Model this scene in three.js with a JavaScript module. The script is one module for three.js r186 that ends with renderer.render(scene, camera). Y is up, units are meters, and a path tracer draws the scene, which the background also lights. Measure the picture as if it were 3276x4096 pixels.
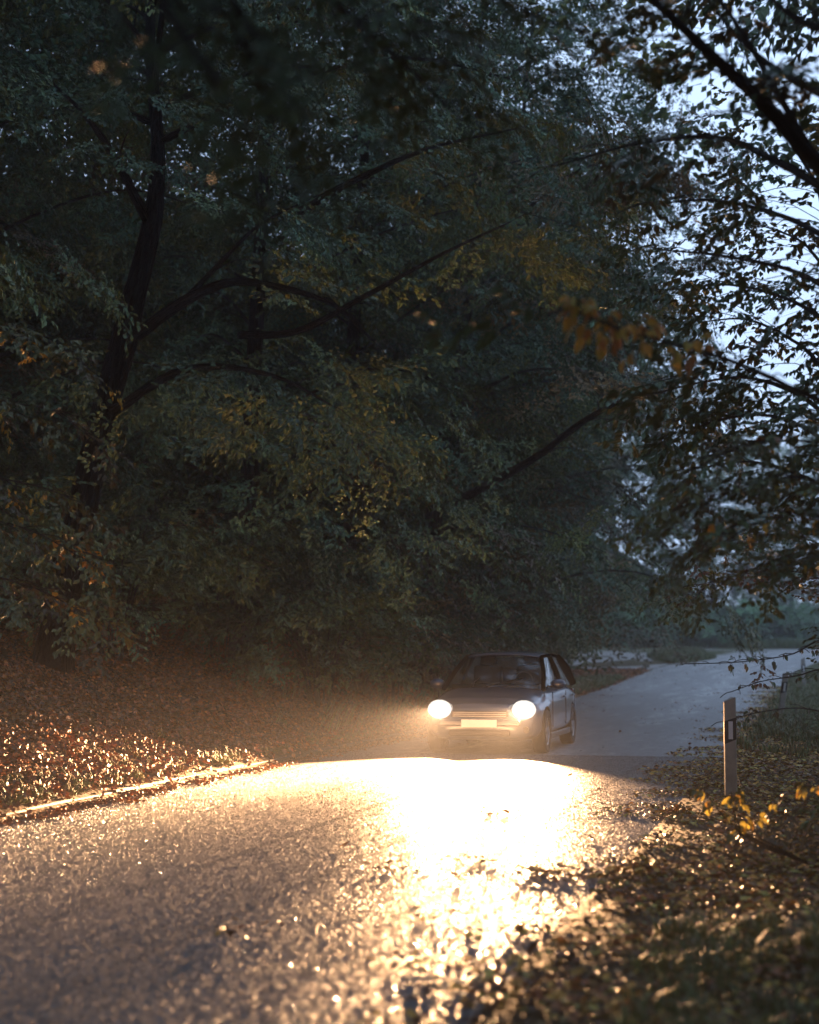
import * as THREE from 'three';
import { mergeGeometries } from 'three/addons/utils/BufferGeometryUtils.js';
import { RoundedBoxGeometry } from 'three/addons/geometries/RoundedBoxGeometry.js';
import { Brush, Evaluator, SUBTRACTION } from 'three-bvh-csg';

// ---------------------------------------------------------------- camera, sky, light
const scene = new THREE.Scene();
const camera = new THREE.PerspectiveCamera(33.4, 819 / 1024, 0.1, 2000);
camera.filmGauge = 30;                       // a 50 mm lens
camera.position.set(0, 1.51, 0);
camera.rotation.x = THREE.MathUtils.degToRad(4.55);
camera.focus = 20;
camera.userData.fStop = 1.15;
scene.add(camera);

const renderer = new THREE.WebGLRenderer({ antialias: true });
renderer.setSize(819, 1024);
renderer.toneMapping = THREE.LinearToneMapping;
renderer.toneMappingExposure = 2.4;   // exposed for the dusk
renderer.shadowMap.enabled = true;

{ // dusk sky: even, pale blue, a little paler low down
  const w = 256, h = 128, data = new Float32Array(w * h * 4);
  for (let j = 0; j < h; j++) for (let i = 0; i < w; i++) {
    const e = Math.max(0, ((j + 0.5) / h - 0.5) * 2), a = (i / w) * Math.PI * 2;
    const cl = 1 + 0.04 * Math.sin(a * 3 + e * 9) * Math.sin(a * 5 - e * 14 + 1.3) * Math.min(1, e * 5);
    const t = Math.pow(e, 0.6), k = (j * w + i) * 4;
    data[k] = (0.40 * (1 - t) + 0.275 * t) * cl;
    data[k + 1] = (0.51 * (1 - t) + 0.41 * t) * cl;
    data[k + 2] = (0.68 * (1 - t) + 0.65 * t) * cl;
    data[k + 3] = 1;
  }
  const sky = new THREE.DataTexture(data, w, h, THREE.RGBAFormat, THREE.FloatType);
  sky.mapping = THREE.EquirectangularReflectionMapping;
  sky.magFilter = THREE.LinearFilter; sky.needsUpdate = true;
  scene.background = sky; scene.environment = sky;
}
const sun = new THREE.DirectionalLight(0xfff1e0, 0.03);   // what is left of the day, from the open side on the right
scene.fog = new THREE.FogExp2(0xdfe6f2, 0.0011);          // thin mist of the rain
sun.position.set(60, 55, -40); sun.shadow.radius = 60; sun.castShadow = true;
Object.assign(sun.shadow.camera, { left: -60, right: 60, top: 60, bottom: -60, near: 1, far: 250 });
scene.add(sun); scene.add(sun.target);

// the car's lamps (built with the car further down): candela, colour, cone, aim
const LAMP = new THREE.Color(1, 0.53, 0.24), BEAM = 3700, SPREAD = 0.52, AIMX = -0.5, AIMY = -0.22, CUT = 0.003, GLOW = 0.49;

// ---------------------------------------------------------------- helpers
function rng(seed) { let a = seed >>> 0; return () => { a = (a + 0x6d2b79f5) | 0; let t = Math.imul(a ^ (a >>> 15), 1 | a); t = (t + Math.imul(t ^ (t >>> 7), 61 | t)) ^ t; return ((t ^ (t >>> 14)) >>> 0) / 4294967296; }; }
const V = (x, y, z) => new THREE.Vector3(x, y, z);
const at = ([x, y, d]) => new THREE.Vector3(x, y, -d);      // [metres right, metres up, metres ahead]
const smooth = (a, b, x) => { const t = Math.min(1, Math.max(0, (x - a) / (b - a))); return t * t * (3 - 2 * t); };
const mix = (a, b, t) => a + (b - a) * t;
const UPV = V(0, 1, 0);
const names = {};
function numbered(n) { const k = (names[n] = (names[n] ?? -1) + 1); return k ? n + '_' + String(k).padStart(3, '0') : n; }
function tag(o, label, category, group, kind) { Object.assign(o.userData, { label, category }); if (group) o.userData.group = group; if (kind) o.userData.kind = kind; return o; }
function thing(name, label, category, [x, y, d] = [0, 0, 0], group) { const g = new THREE.Group(); g.name = numbered(name); g.position.set(x, y, -d); tag(g, label, category, group); scene.add(g); return g; }
function part(name, geo, m, parent) { const o = new THREE.Mesh(geo, m); o.name = name; parent.add(o); return o; }
function structure(name, geo, m, label) { const o = new THREE.Mesh(geo, m); o.name = numbered(name); o.userData = { kind: 'structure', label, category: name.replace(/_/g, ' ') }; scene.add(o); return o; }
const moved = (g, x, y, z) => g.translate(x, y, z);

// tileable value noise
function makeNoise(seed, n) { const r = rng(seed), v = new Float32Array(n * n).map(() => r()); return (x, y) => { x = ((x % n) + n) % n; y = ((y % n) + n) % n; const i = Math.floor(x), j = Math.floor(y), a = smooth(0, 1, x - i), b = smooth(0, 1, y - j), i1 = (i + 1) % n, j1 = (j + 1) % n; return mix(mix(v[j * n + i], v[j * n + i1], a), mix(v[j1 * n + i], v[j1 * n + i1], a), b); }; }
function texture(n, fill, srgb) { const d = new Uint8Array(n * n * 4); for (let j = 0; j < n; j++) for (let i = 0; i < n; i++) { const c = fill(i / n, j / n), k = (j * n + i) * 4; d[k] = c[0] * 255; d[k + 1] = c[1] * 255; d[k + 2] = c[2] * 255; d[k + 3] = 255; } const t = new THREE.DataTexture(d, n, n); t.wrapS = t.wrapT = THREE.RepeatWrapping; t.magFilter = THREE.LinearFilter; if (srgb) t.colorSpace = THREE.SRGBColorSpace; t.needsUpdate = true; return t; }
const clamp1 = (x) => Math.min(1, Math.max(0, x));
const nz = [8, 16, 32, 64, 128, 256].map((n, k) => makeNoise(11 + k, n));
const fbm = (u, v, from, to) => { let s = 0, a = 1, t = 0; for (let k = from; k <= to; k++) { const n = 8 << k; s += a * nz[k](u * n, v * n); t += a; a *= 0.6; } return s / t; };
const wob = makeNoise(77, 64);

// ---------------------------------------------------------------- the lie of the land
// road frame: s metres along the road (0 beside the car), u metres to the right of its middle
const TX = 0.2361, TD = 0.9717, PX = 1.45, PD = 24.8, HALF = 2.65, EDGE = 3.0;   // left and right edge of the asphalt
const bend = (s) => (s > 35 ? 0.0035 * (s - 35) ** 2 : 0);
function place(s, u) { const v = u + bend(s); return [PX + s * TX + v * TD, PD + s * TD - v * TX]; }
function frame(x, d) { const s = (x - PX) * TX + (d - PD) * TD; return [s, (x - PX) * TD - (d - PD) * TX - bend(s)]; }
const RISE = [[-1e4, 0], [44, 0], [60, 0.28], [80, 1.1], [95, 1.42], [110, 1.66], [140, 3.0], [200, 6], [1e4, 9]];
function rise(d) { let r = 0; for (let o = -4; o <= 4; o += 2) { const q = d + o; let k = 0; while (q > RISE[k + 1][0]) k++; const [a, b] = RISE[k], [c, e] = RISE[k + 1]; r += mix(b, e, (q - a) / (c - a)) / 5; } return r; }
function lie(s, u, d) {
  let h = rise(d);
  const rough = (wob(s * 1.3 + 5, u * 1.3 + 9) - 0.5) * 0.1 + (wob(s * 0.4, u * 0.4) - 0.5) * 0.25;
  if (u < -HALF - 0.1) {
    const v = -HALF - 0.1 - u, along = 1 - smooth(20, 36, s);
    h += along * (0.1 + 0.1 * Math.min(v, 12) + 0.26 * smooth(0, 1.2, v) * Math.min(v, 4.5)) + rough * smooth(0.1, 1.2, v);
    const foot = 6.5 + 9 * smooth(24, 40, s), q = v - foot;            // a hillside added beyond the bank to block the sky behind the wood
    h += (1 - smooth(95, 125, s)) * Math.min(32, 0.9 * (q > 0 ? q : 0) * smooth(0, 4, q));
  } else if (u > EDGE) {
    const v = u - EDGE;
    h += -0.012 + rough * 0.7 * smooth(0.2, 1.5, v) - 0.16 * Math.max(0, Math.min(v, 9) - 2.6) * (1 - smooth(30, 60, s));
  } else h -= 0.07;
  return h;
}
const groundAt = (x, d) => { const [s, u] = frame(x, d); return lie(s, u, d); };

// ---------------------------------------------------------------- materials
const M = {};
{
  const grit = texture(1024, (u, v) => { const a = fbm(u, v, 4, 5), b = nz[5](u * 256, v * 256), c = fbm(u, v, 1, 3); const t = clamp1(0.37 + 0.16 * (a - 0.5) + 0.10 * (b - 0.5) + 0.09 * (c - 0.5)); return [t * 1.01, t, t * 0.99]; }, true);
  const gritBump = texture(1024, (u, v) => { const a = nz[5](u * 256, v * 256), b = nz[4](u * 128 + 3, v * 128); const t = clamp1(0.55 * a + 0.45 * b); return [t, t, t]; });
  const film = texture(1024, (u, v) => { // u across the road, v along: worn wheel tracks hold more water
    const track = Math.exp(-(((u - 0.3) / 0.06) ** 2)) + Math.exp(-(((u - 0.68) / 0.07) ** 2));
    const p = fbm(u * 2, v, 0, 3), q = nz[4](u * 128, v * 96), t = clamp1(0.66 - 0.2 * track * p - 0.9 * Math.max(0, p - 0.5) + 0.10 * (q - 0.5)); return [t, t, t]; });
  const g1 = grit.clone(); g1.repeat.set(0.55, 0.55); const b1 = gritBump.clone(); b1.repeat.set(0.7, 0.7);
  film.repeat.set(1 / 5.3, 1 / 17); film.offset.set(0.5, 0);
  M.asphalt = new THREE.MeshPhysicalMaterial({ map: g1, roughnessMap: film, roughness: 0.8, bumpMap: b1, bumpScale: 0.007 });
  M.chip = new THREE.MeshPhysicalMaterial({ color: new THREE.Color(0.09, 0.085, 0.08), roughness: 0.5, vertexColors: true });
  M.wetStone = new THREE.MeshPhysicalMaterial({ color: new THREE.Color(0.09, 0.085, 0.08), roughness: 0.24, ior: 1.6, vertexColors: true });
  const gravel = texture(512, (u, v) => { const a = fbm(u, v, 2, 5), b = fbm(u, v, 0, 2); const t = 0.36 + 0.25 * (a - 0.5) + 0.12 * (b - 0.5); return [clamp1(t * 1.03), clamp1(t), clamp1(t * 0.95)]; }, true);
  const gr = gravel.clone(); gr.repeat.set(0.3, 0.3);
  M.sideRoad = new THREE.MeshPhysicalMaterial({ map: gr, roughness: 0.52, bumpMap: b1, bumpScale: 0.012 });
  const soil = texture(1024, (u, v) => { const a = fbm(u, v, 2, 5), b = fbm(u, v, 0, 1); const t = clamp1(0.1 + 0.22 * a + 0.06 * b); return [t * 1.12, t * 0.95, t * 0.72]; }, true);
  const so = soil.clone(); so.repeat.set(0.25, 0.25); const sb = gritBump.clone(); sb.repeat.set(0.12, 0.12);
  M.soil = new THREE.MeshPhysicalMaterial({ specularIntensity: 0.15, map: so, roughness: 0.95, bumpMap: sb, bumpScale: 0.012, vertexColors: true });
  const stone = texture(512, (u, v) => { const a = fbm(u, v, 1, 5), b = fbm(u, v, 0, 1); const t = 0.42 + 0.3 * (a - 0.5) + 0.2 * (b - 0.5); return [clamp1(t * 1.03), clamp1(t), clamp1(t * 0.93)]; }, true);
  M.kerb = [0.1, 0.12, 0.15].map((c) => new THREE.MeshStandardMaterial({ color: new THREE.Color(c, c * 0.98, c * 0.94), map: stone, roughness: 0.75, bumpMap: gritBump, bumpScale: 0.004 }));
  const barkT = texture(512, (u, v) => { const a = nz[2](u * 32, v * 12), b = fbm(u, v, 2, 5); const t = clamp1(0.16 + 0.2 * (a - 0.4) + 0.16 * (b - 0.5)); return [t * 1.04, t, t * 0.93]; }, true);
  const barkB = texture(512, (u, v) => { const a = nz[2](u * 32, v * 12), b = fbm(u, v, 3, 5); const t = clamp1(0.6 * a + 0.4 * b); return [t, t, t]; });
  M.bark = new THREE.MeshStandardMaterial({ map: barkT, roughness: 0.8, bumpMap: barkB, bumpScale: 0.03 });
  M.leaf = new THREE.MeshPhysicalMaterial({ color: 0xffffff, vertexColors: true, roughness: 0.5, specularIntensity: 0.8, side: THREE.DoubleSide });
  M.litter = new THREE.MeshPhysicalMaterial({ color: 0xffffff, vertexColors: true, roughness: 0.55, specularIntensity: 0.6, side: THREE.DoubleSide });
  M.grass = new THREE.MeshPhysicalMaterial({ color: 0xffffff, vertexColors: true, roughness: 0.6, side: THREE.DoubleSide });
}
const TINT = {
  deep: [0.040, 0.072, 0.030], green: [0.050, 0.086, 0.036], olive: [0.082, 0.092, 0.030], dull: [0.074, 0.070, 0.040], yellow: [0.36, 0.28, 0.05],
  amber: [0.42, 0.23, 0.04], orange: [0.34, 0.13, 0.03], rust: [0.17, 0.065, 0.025], brown: [0.09, 0.05, 0.028], cool: [0.056, 0.112, 0.062], fresh: [0.085, 0.125, 0.045], fawn: [0.14, 0.115, 0.055], ivy: [0.06, 0.15, 0.07],
};

// ---------------------------------------------------------------- small geometry: tubes, leaves, sprays
function Soup() { const p = [], n = [], c = [], uv = []; const ab = V(), ac = V();
  return { p,
    tri(a, b, d, col) { ab.subVectors(b, a); ac.subVectors(d, a); ab.cross(ac).normalize(); for (const q of [a, b, d]) { p.push(q.x, q.y, q.z); n.push(ab.x, ab.y, ab.z); c.push(...col); uv.push(q.x, q.z); } },
    done() { const g = new THREE.BufferGeometry(); g.setAttribute('position', new THREE.Float32BufferAttribute(p, 3)); g.setAttribute('normal', new THREE.Float32BufferAttribute(n, 3)); g.setAttribute('color', new THREE.Float32BufferAttribute(c, 3)); g.setAttribute('uv', new THREE.Float32BufferAttribute(uv, 2)); return g; } }; }
function leafInto(S, base, dir, up, L, W, curl, col, fine) { // a pointed oval leaf folded along its rib, tip bent by curl
  const f = dir.clone().normalize(), r = V().crossVectors(f, up).normalize(), u = V().crossVectors(r, f);
  const P = (t, w, h) => base.clone().addScaledVector(f, t * L).addScaledVector(r, w * W).addScaledVector(u, h * L);
  const b = P(0, 0, 0), t = P(1, 0, -curl);
  if (fine) {
    const rows = [[0.28, 0.44, -curl * 0.05], [0.58, 0.46, -curl * 0.3], [0.84, 0.24, -curl * 0.7]].map(([q, w, h]) => [P(q, -w, h + 0.1), P(q, 0, h), P(q, w, h + 0.1)]);
    S.tri(b, rows[0][1], rows[0][0], col); S.tri(b, rows[0][2], rows[0][1], col);
    for (let k = 0; k < 2; k++) for (const q of [0, 1]) { S.tri(rows[k][q], rows[k][q + 1], rows[k + 1][q + 1], col); S.tri(rows[k][q], rows[k + 1][q + 1], rows[k + 1][q], col); }
    S.tri(rows[2][0], rows[2][1], t, col); S.tri(rows[2][1], rows[2][2], t, col);
    return;
  }
  const l = P(0.45, -0.55, 0.1 - curl * 0.1), q = P(0.45, 0.55, 0.1 - curl * 0.1);
  S.tri(b, t, l, col); S.tri(b, q, t, col);
}
function tube(pts, radii, sides = 7, jitter = 0, rand = Math.random) {
  const p = [], n = [], uv = [], idx = []; let len = 0; let ref = V(0.31, 0.2, 0.93);
  for (let i = 0; i < pts.length; i++) {
    const t = V().subVectors(pts[Math.min(i + 1, pts.length - 1)], pts[Math.max(i - 1, 0)]).normalize();
    const a = V().crossVectors(t, ref).normalize(), b = V().crossVectors(t, a); ref = V().crossVectors(a, t);
    if (i) len += pts[i].distanceTo(pts[i - 1]);
    for (let k = 0; k <= sides; k++) { const th = (k % sides) / sides * Math.PI * 2, rr = radii[i] * (1 + jitter * (wob(i * 1.7 + 3, (k % sides) * 4.3) - 0.5)); const o = a.clone().multiplyScalar(Math.cos(th)).addScaledVector(b, Math.sin(th)); const q = pts[i].clone().addScaledVector(o, rr); p.push(q.x, q.y, q.z); n.push(o.x, o.y, o.z); uv.push(k / sides * Math.max(1, Math.round(radii[0] * 6)), len / 1.6); }
  }
  const m = sides + 1;
  for (let i = 0; i < pts.length - 1; i++) for (let k = 0; k < sides; k++) { const a = i * m + k; idx.push(a, a + m, a + 1, a + 1, a + m, a + m + 1); }
  const g = new THREE.BufferGeometry(); g.setAttribute('position', new THREE.Float32BufferAttribute(p, 3)); g.setAttribute('normal', new THREE.Float32BufferAttribute(n, 3)); g.setAttribute('uv', new THREE.Float32BufferAttribute(uv, 2)); g.setIndex(idx); return g;
}
function curvePoints(list, n) { return new THREE.CatmullRomCurve3(list, false, 'centripetal').getPoints(n); }

function makeSpray(seed, len, leafL, count, flat = 0.35) { // a twig lying along +z, leaves left and right in its plane, drooping
  const r = rng(seed), S = Soup(), col = [0.10, 0.08, 0.06];
  const line = (t) => V(Math.sin(t * 2.2 + seed) * 0.05 * len, -0.16 * t * t * len, t * len);
  const stem = []; for (let k = 0; k <= 4; k++) stem.push(line(k / 4));
  for (let k = 0; k < 4; k++) { const w = 0.004 * (1 - k / 5), a = stem[k], b = stem[k + 1]; S.tri(a.clone().add(V(-w, 0, 0)), a.clone().add(V(w, 0, 0)), b, [0.3, 0.25, 0.2]); S.tri(a.clone().add(V(0, -w, 0)), a.clone().add(V(0, w, 0)), b, [0.3, 0.25, 0.2]); }
  const side = [];
  for (let k = 0; k < 6; k++) { const t = 0.15 + k * 0.13, sgn = k % 2 ? 1 : -1, b = line(t), e = b.clone().add(V(sgn * len * (0.42 - 0.25 * t), -0.05 * len * r(), len * 0.24)); side.push([b, e]); const w = 0.0025; S.tri(b.clone().add(V(0, 0, -w)), b.clone().add(V(0, 0, w)), e, [0.3, 0.25, 0.2]); S.tri(b.clone().add(V(0, -w, 0)), b.clone().add(V(0, w, 0)), e, [0.3, 0.25, 0.2]); }
  for (let k = 0; k < count; k++) {
    let b, d;
    if (k % 3 === 0) { const t = 0.1 + 0.9 * r(); b = line(t); d = V(r() < 0.5 ? -1 : 1, 0, 0.5 + r()); }
    else { const [a, e] = side[k % 6], t = 0.15 + 0.9 * r(); b = a.clone().lerp(e, t); d = e.clone().sub(a).normalize().add(V((r() - 0.5) * 1.2, 0, (r() - 0.2) * 1.1)); }
    d.y = -0.25 - 0.6 * r() * flat; const up = V((r() - 0.5) * 1.1, 1, (r() - 0.5) * 1.1), L = leafL * (0.7 + 0.5 * r()), v = 0.7 + 0.6 * r(), y = r();
    leafInto(S, b, d, up, L, L * 0.58, 0.05 + 0.3 * r(), [v * (1 + 0.3 * y), v, v * (1 - 0.2 * y)]);
  }
  return S.done();
}
const SPRAY = [makeSpray(1, 0.62, 0.078, 44), makeSpray(2, 0.7, 0.08, 50), makeSpray(3, 0.55, 0.074, 40)];
function makeBough(seed, k, len) { // several sprays fanned out along one twig
  const r = rng(seed), parts = [];
  for (let i = 0; i < k; i++) { const t = i / (k - 1), sgn = i % 2 ? 1 : -1, g = makeSpray(seed * 10 + i, 0.52 * (1 - 0.3 * t), 0.073, 23 + ((r() * 6) | 0)); const m = new THREE.Matrix4().makeRotationFromEuler(new THREE.Euler((r() - 0.3) * 0.7, i === k - 1 ? 0 : sgn * (0.5 + 0.5 * r()), (r() - 0.5) * 0.9)); m.setPosition((r() - 0.5) * 0.1, (r() - 0.5) * 0.12 - 0.1 * t * t * len, t * len * 0.8); g.applyMatrix4(m); const v = 0.8 + 0.4 * r(), c = g.attributes.color; for (let q = 0; q < c.count; q++) c.setXYZ(q, c.getX(q) * v, c.getY(q) * v, c.getZ(q) * v); parts.push(g); }
  return mergeGeometries(parts);
}
const BOUGH = [makeBough(21, 8, 1.0), makeBough(22, 9, 1.1), makeBough(23, 7, 0.9)];
function makeBranch(seed) { // a larger branch end of five boughs, for trees further back
  const r = rng(seed), parts = [];
  for (let i = 0; i < 5; i++) { const g = BOUGH[i % 3].clone(), m = new THREE.Matrix4().makeRotationFromEuler(new THREE.Euler((r() - 0.4) * 0.6, (i - 2) * 0.5 + (r() - 0.5) * 0.5, (r() - 0.5) * 0.8)); m.setPosition((i - 2) * 0.28 + (r() - 0.5) * 0.3, (r() - 0.5) * 0.8, 0.5 * r() + 0.35 * (2 - Math.abs(i - 2))); g.applyMatrix4(m); const v = 0.7 + 0.6 * r(), w = 0.85 + 0.3 * r(), c = g.attributes.color; for (let q = 0; q < c.count; q++) c.setXYZ(q, c.getX(q) * v * w, c.getY(q) * v, c.getZ(q) * v / w); parts.push(g); }
  return mergeGeometries(parts);
}
const BRANCH = [makeBranch(61), makeBranch(62), makeBranch(63)];
const mm = new THREE.Matrix4(), qq = new THREE.Quaternion(), cc = new THREE.Color();
function aim(dir, roll, r) { const z = dir.clone().normalize(), x = V().crossVectors(UPV, z).normalize(); const y = V().crossVectors(z, x); const b = new THREE.Matrix4().makeBasis(x, y, z); qq.setFromRotationMatrix(b); qq.multiply(new THREE.Quaternion().setFromAxisAngle(V(0, 0, 1), roll)); return qq.clone(); }
function instanced(name, geo, mat, list, parent, kind = 'stuff') {
  const o = new THREE.InstancedMesh(geo, mat, list.length); o.name = name; o.userData.kind = kind;
  list.forEach((e, i) => { o.setMatrixAt(i, mm.compose(e.p, e.q, e.s)); if (e.c) o.setColorAt(i, cc.setRGB(...e.c)); });
  parent.add(o); return o;
}
function pick(pal, r) { let t = r(); for (const [k, w] of pal) { if ((t -= w) < 0) return TINT[k]; } return TINT[pal[0][0]]; }
function tinted(pal, r) { const c = pick(pal, r), v = 0.75 + 0.5 * r(); return c.map((x) => x * v); }

// ---------------------------------------------------------------- ground, road, side road, kerb
const ticks = (...seg) => { const out = []; for (const [a, b, st] of seg) for (let x = a; x < b - 1e-6; x += st) out.push(x); out.push(seg[seg.length - 1][1]); return out; };
function sheet(ss, us, height, colour) {
  const p = [], uv = [], c = [], idx = [], m = us.length;
  for (const s of ss) for (const u of us) { const [x, d] = place(s, u); p.push(x, height(s, u, d), -d); uv.push(u, s); if (colour) c.push(...colour(s, u, d)); }
  for (let i = 0; i < ss.length - 1; i++) for (let k = 0; k < m - 1; k++) { const a = i * m + k; idx.push(a, a + 1, a + m, a + 1, a + m + 1, a + m); }
  const g = new THREE.BufferGeometry(); g.setAttribute('position', new THREE.Float32BufferAttribute(p, 3)); g.setAttribute('uv', new THREE.Float32BufferAttribute(uv, 2)); if (colour) g.setAttribute('color', new THREE.Float32BufferAttribute(c, 3)); g.setIndex(idx); g.computeVertexNormals(); return g;
}
{
  const us = ticks([-700, -100, 100], [-100, -24, 6], [-24, -10, 1], [-10, -2.8, 0.3], [-2.8, 2.8, 0.35], [2.8, 3.01, 0.2], [3.01, 8, 0.3], [8, 24, 1], [24, 100, 6], [100, 700, 100]);
  const ss = ticks([-700, -100, 100], [-100, -30, 6], [-30, 45, 0.5], [45, 110, 2], [110, 200, 10], [200, 900, 100]);
  structure('ground', sheet(ss, us, (s, u, d) => lie(s > 110 ? s : s, u, d) - (u < -2.4 && s > 36 && s < 82 ? 0.05 * smooth(-2.4, -3, u) : 0), (s, u) => { const g = u > 3 ? smooth(-6, 12, s + 6 * (wob(s * 0.7, u * 0.7) - 0.5)) : smooth(34, 42, s) * (s > 60 ? 1 : 0.4); return [mix(1, 0.75, g), mix(1, 1.15, g), mix(1, 0.8, g)]; }), M.soil, 'dark forest ground of the verges and the leaf strewn bank');
}
const roadTop = (s, u, d) => rise(d) - 0.02;
const road = structure('road', sheet(ticks([-60, -26, 2], [-26, 40, 0.5], [40, 150, 1.5]), ticks([-HALF, EDGE, 0.2825]), roadTop), M.asphalt, 'wet asphalt forest road running past the car to the junction');
// the mouth of the side road on the left beyond the car
const sideLane = structure('side_road', sheet(ticks([37.5, 79, 1]), ticks([-40, -2.5, 1.25]), (s, u, d) => rise(d) - 0.045 + 0.03 * (wob(s, u) - 0.5)), M.sideRoad, 'pale gravelly side road branching off at the junction');

{ // aggregate standing proud of the worn road surface
  const tile = (seed, n, size, tiltBy) => { const r = rng(seed), S = Soup(); for (let k = 0; k < n; k++) {
    const x = r() - 0.5, z = r() - 0.5, R = size * (0.75 + 0.7 * r()), h = 0.0006 + 0.2 * R * r(), a0 = r() * 6.3, tilt = (r() + r() + r() - 1.5) * tiltBy, ta = r() * 6.3, v = 0.5 + r(), col = [v, v, v], top = [], low = [];
    for (let q = 0; q < 5; q++) { const a = a0 + q * 1.2566, rr = R * (0.8 + 0.4 * r()), px = Math.cos(a) * rr, pz = Math.sin(a) * rr; top.push(V(x + px * 0.85, h + Math.tan(tilt) * (px * Math.cos(ta) + pz * Math.sin(ta)), z + pz * 0.85)); low.push(V(x + px * 1.15, -0.006, z + pz * 1.15)); }
    for (let q = 1; q < 4; q++) S.tri(top[0], top[q + 1], top[q], col);
    for (let q = 0; q < 5; q++) { const w = (q + 1) % 5; S.tri(top[q], top[w], low[q], col); S.tri(top[w], low[w], low[q], col); } } return S.done(); };
  const tiles = [tile(31, 8000, 0.0042, 0.4), tile(32, 8000, 0.0042, 0.4), tile(33, 420, 0.0062, 0.5), tile(34, 420, 0.0062, 0.5)], lists = [[], [], [], []], r = rng(5);
  for (let s = -21; s < 0; s++) for (let k = 0; k < 6; k++) { const u = -2.18 + k * 0.94, [x, d] = place(s + 0.5, u); 
    for (const kind of [0, 2]) { const turn = Math.floor(r() * 4), q = new THREE.Quaternion().setFromAxisAngle(UPV, -0.2384 + turn * Math.PI / 2); lists[kind + ((r() * 2) | 0)].push({ p: V(x, roadTop(s + 0.5, u, d), -d), q, s: V(1.02, 1, 1.02) }); } }
  tiles.forEach((t, k) => instanced(k < 2 ? 'road_aggregate' : 'wet_stones', t, k < 2 ? M.chip : M.wetStone, lists[k], road));
}
{ // kerb stones along the left edge
  const k0 = new THREE.Group(); k0.name = 'kerb'; k0.userData = { kind: 'structure', label: 'low pale concrete kerb along the foot of the leafy bank', category: 'kerb' }; scene.add(k0);
  const r = rng(9);
  const geos = [0.985, 0.97, 0.98].map((l) => { const g = new RoundedBoxGeometry(0.12, 0.3, l, 2, 0.012); const p = g.attributes.position; for (let i = 0; i < p.count; i++) p.setXYZ(i, p.getX(i) + (wob(p.getZ(i) * 9 + l * 90, p.getY(i) * 9) - 0.5) * 0.012, p.getY(i) + (wob(p.getZ(i) * 7, l * 50 + p.getX(i) * 20) - 0.5) * 0.012, p.getZ(i)); g.computeVertexNormals(); return g; });
  for (let s = -21; s < 14; s++) { const [x, d] = place(s + 0.5, -HALF - 0.062); const o = part('kerb_stone', geos[(r() * 3) | 0], M.kerb[(r() * 3) | 0], k0); o.position.set(x + (r() - 0.5) * 0.02, rise(d) - 0.15 + 0.05 + (r() - 0.5) * 0.02, -d); o.rotation.set((r() - 0.5) * 0.015, -0.2384 + (r() - 0.5) * 0.012, (r() - 0.5) * 0.06); }
}

// ---------------------------------------------------------------- fallen leaves and grass (ground cover)
function litterClump(seed, n, R, cols, tilt = 1) { const r = rng(seed), S = Soup(); for (let k = 0; k < n; k++) { const a = r() * 6.3, q = R * Math.sqrt(r()), b = V(Math.cos(a) * q, 0.004 + 0.03 * r(), Math.sin(a) * q), th = r() * 6.3, d = V(Math.cos(th), (r() - 0.45) * 0.5 * tilt, Math.sin(th)), up = V((r() - 0.5) * 0.9 * tilt, 1, (r() - 0.5) * 0.9 * tilt), L = 0.038 + 0.036 * r(), c = cols[(r() * cols.length) | 0], v = 0.6 + 0.8 * r(); leafInto(S, b, d, up, L, L * (0.55 + 0.3 * r()), (r() - 0.3) * 0.7, c.map((x) => x * v), true); } return S.done(); }
const AUT = [TINT.rust, TINT.brown, [0.2, 0.06, 0.018], TINT.orange, TINT.rust, [0.12, 0.06, 0.025], [0.26, 0.12, 0.035]];
const GOLD = [TINT.brown, TINT.amber, TINT.rust, TINT.yellow, [0.16, 0.10, 0.03], [0.20, 0.19, 0.04], [0.3, 0.22, 0.04]];
const LIT_A = [litterClump(41, 24, 0.2, AUT, 2.2), litterClump(42, 24, 0.22, AUT, 2.4), litterClump(43, 20, 0.2, AUT, 2)];
const LIT_B = [litterClump(51, 20, 0.22, GOLD), litterClump(52, 20, 0.2, GOLD), litterClump(53, 16, 0.2, [TINT.brown, TINT.rust, TINT.brown, TINT.amber])];
function scatter(name, label, category, geos, mat, r, n, gen, lift = 0) {
  const lists = geos.map(() => []);
  for (let k = 0; k < n; k++) { const e = gen(r); if (!e) continue; const [s, u, sc] = e, [x, d] = place(s, u), onRoad = u > -HALF && u < EDGE, h = onRoad ? roadTop(s, u, d) : lie(s, u, d);
    const nrm = onRoad ? UPV : V(-(groundAt(x + 0.15, d) - groundAt(x - 0.15, d)) / 0.3, 1, (groundAt(x, d + 0.15) - groundAt(x, d - 0.15)) / 0.3).normalize();
    const q = new THREE.Quaternion().setFromUnitVectors(UPV, nrm).multiply(new THREE.Quaternion().setFromAxisAngle(UPV, r() * 6.3)); lists[(r() * geos.length) | 0].push({ p: V(x, h + lift, -d), q, s: V(sc, sc, sc), c: e[3] }); }
  const g = new THREE.Group(); g.name = numbered(name); tag(g, label, category, null, 'stuff'); scene.add(g);
  geos.forEach((gg, k) => instanced('clumps', gg, mat, lists[k], g)); return g;
}
scatter('leaf_litter', 'rust brown fallen leaves covering the left bank above the kerb', 'fallen leaves', LIT_A, M.litter, rng(61), 9000, (r) => { const s = -20 + 50 * r(), v = 7.5 * r() * (0.3 + 0.7 * r()); return [s, -HALF - 0.07 - v, 0.8 + 0.5 * r()]; });
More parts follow.
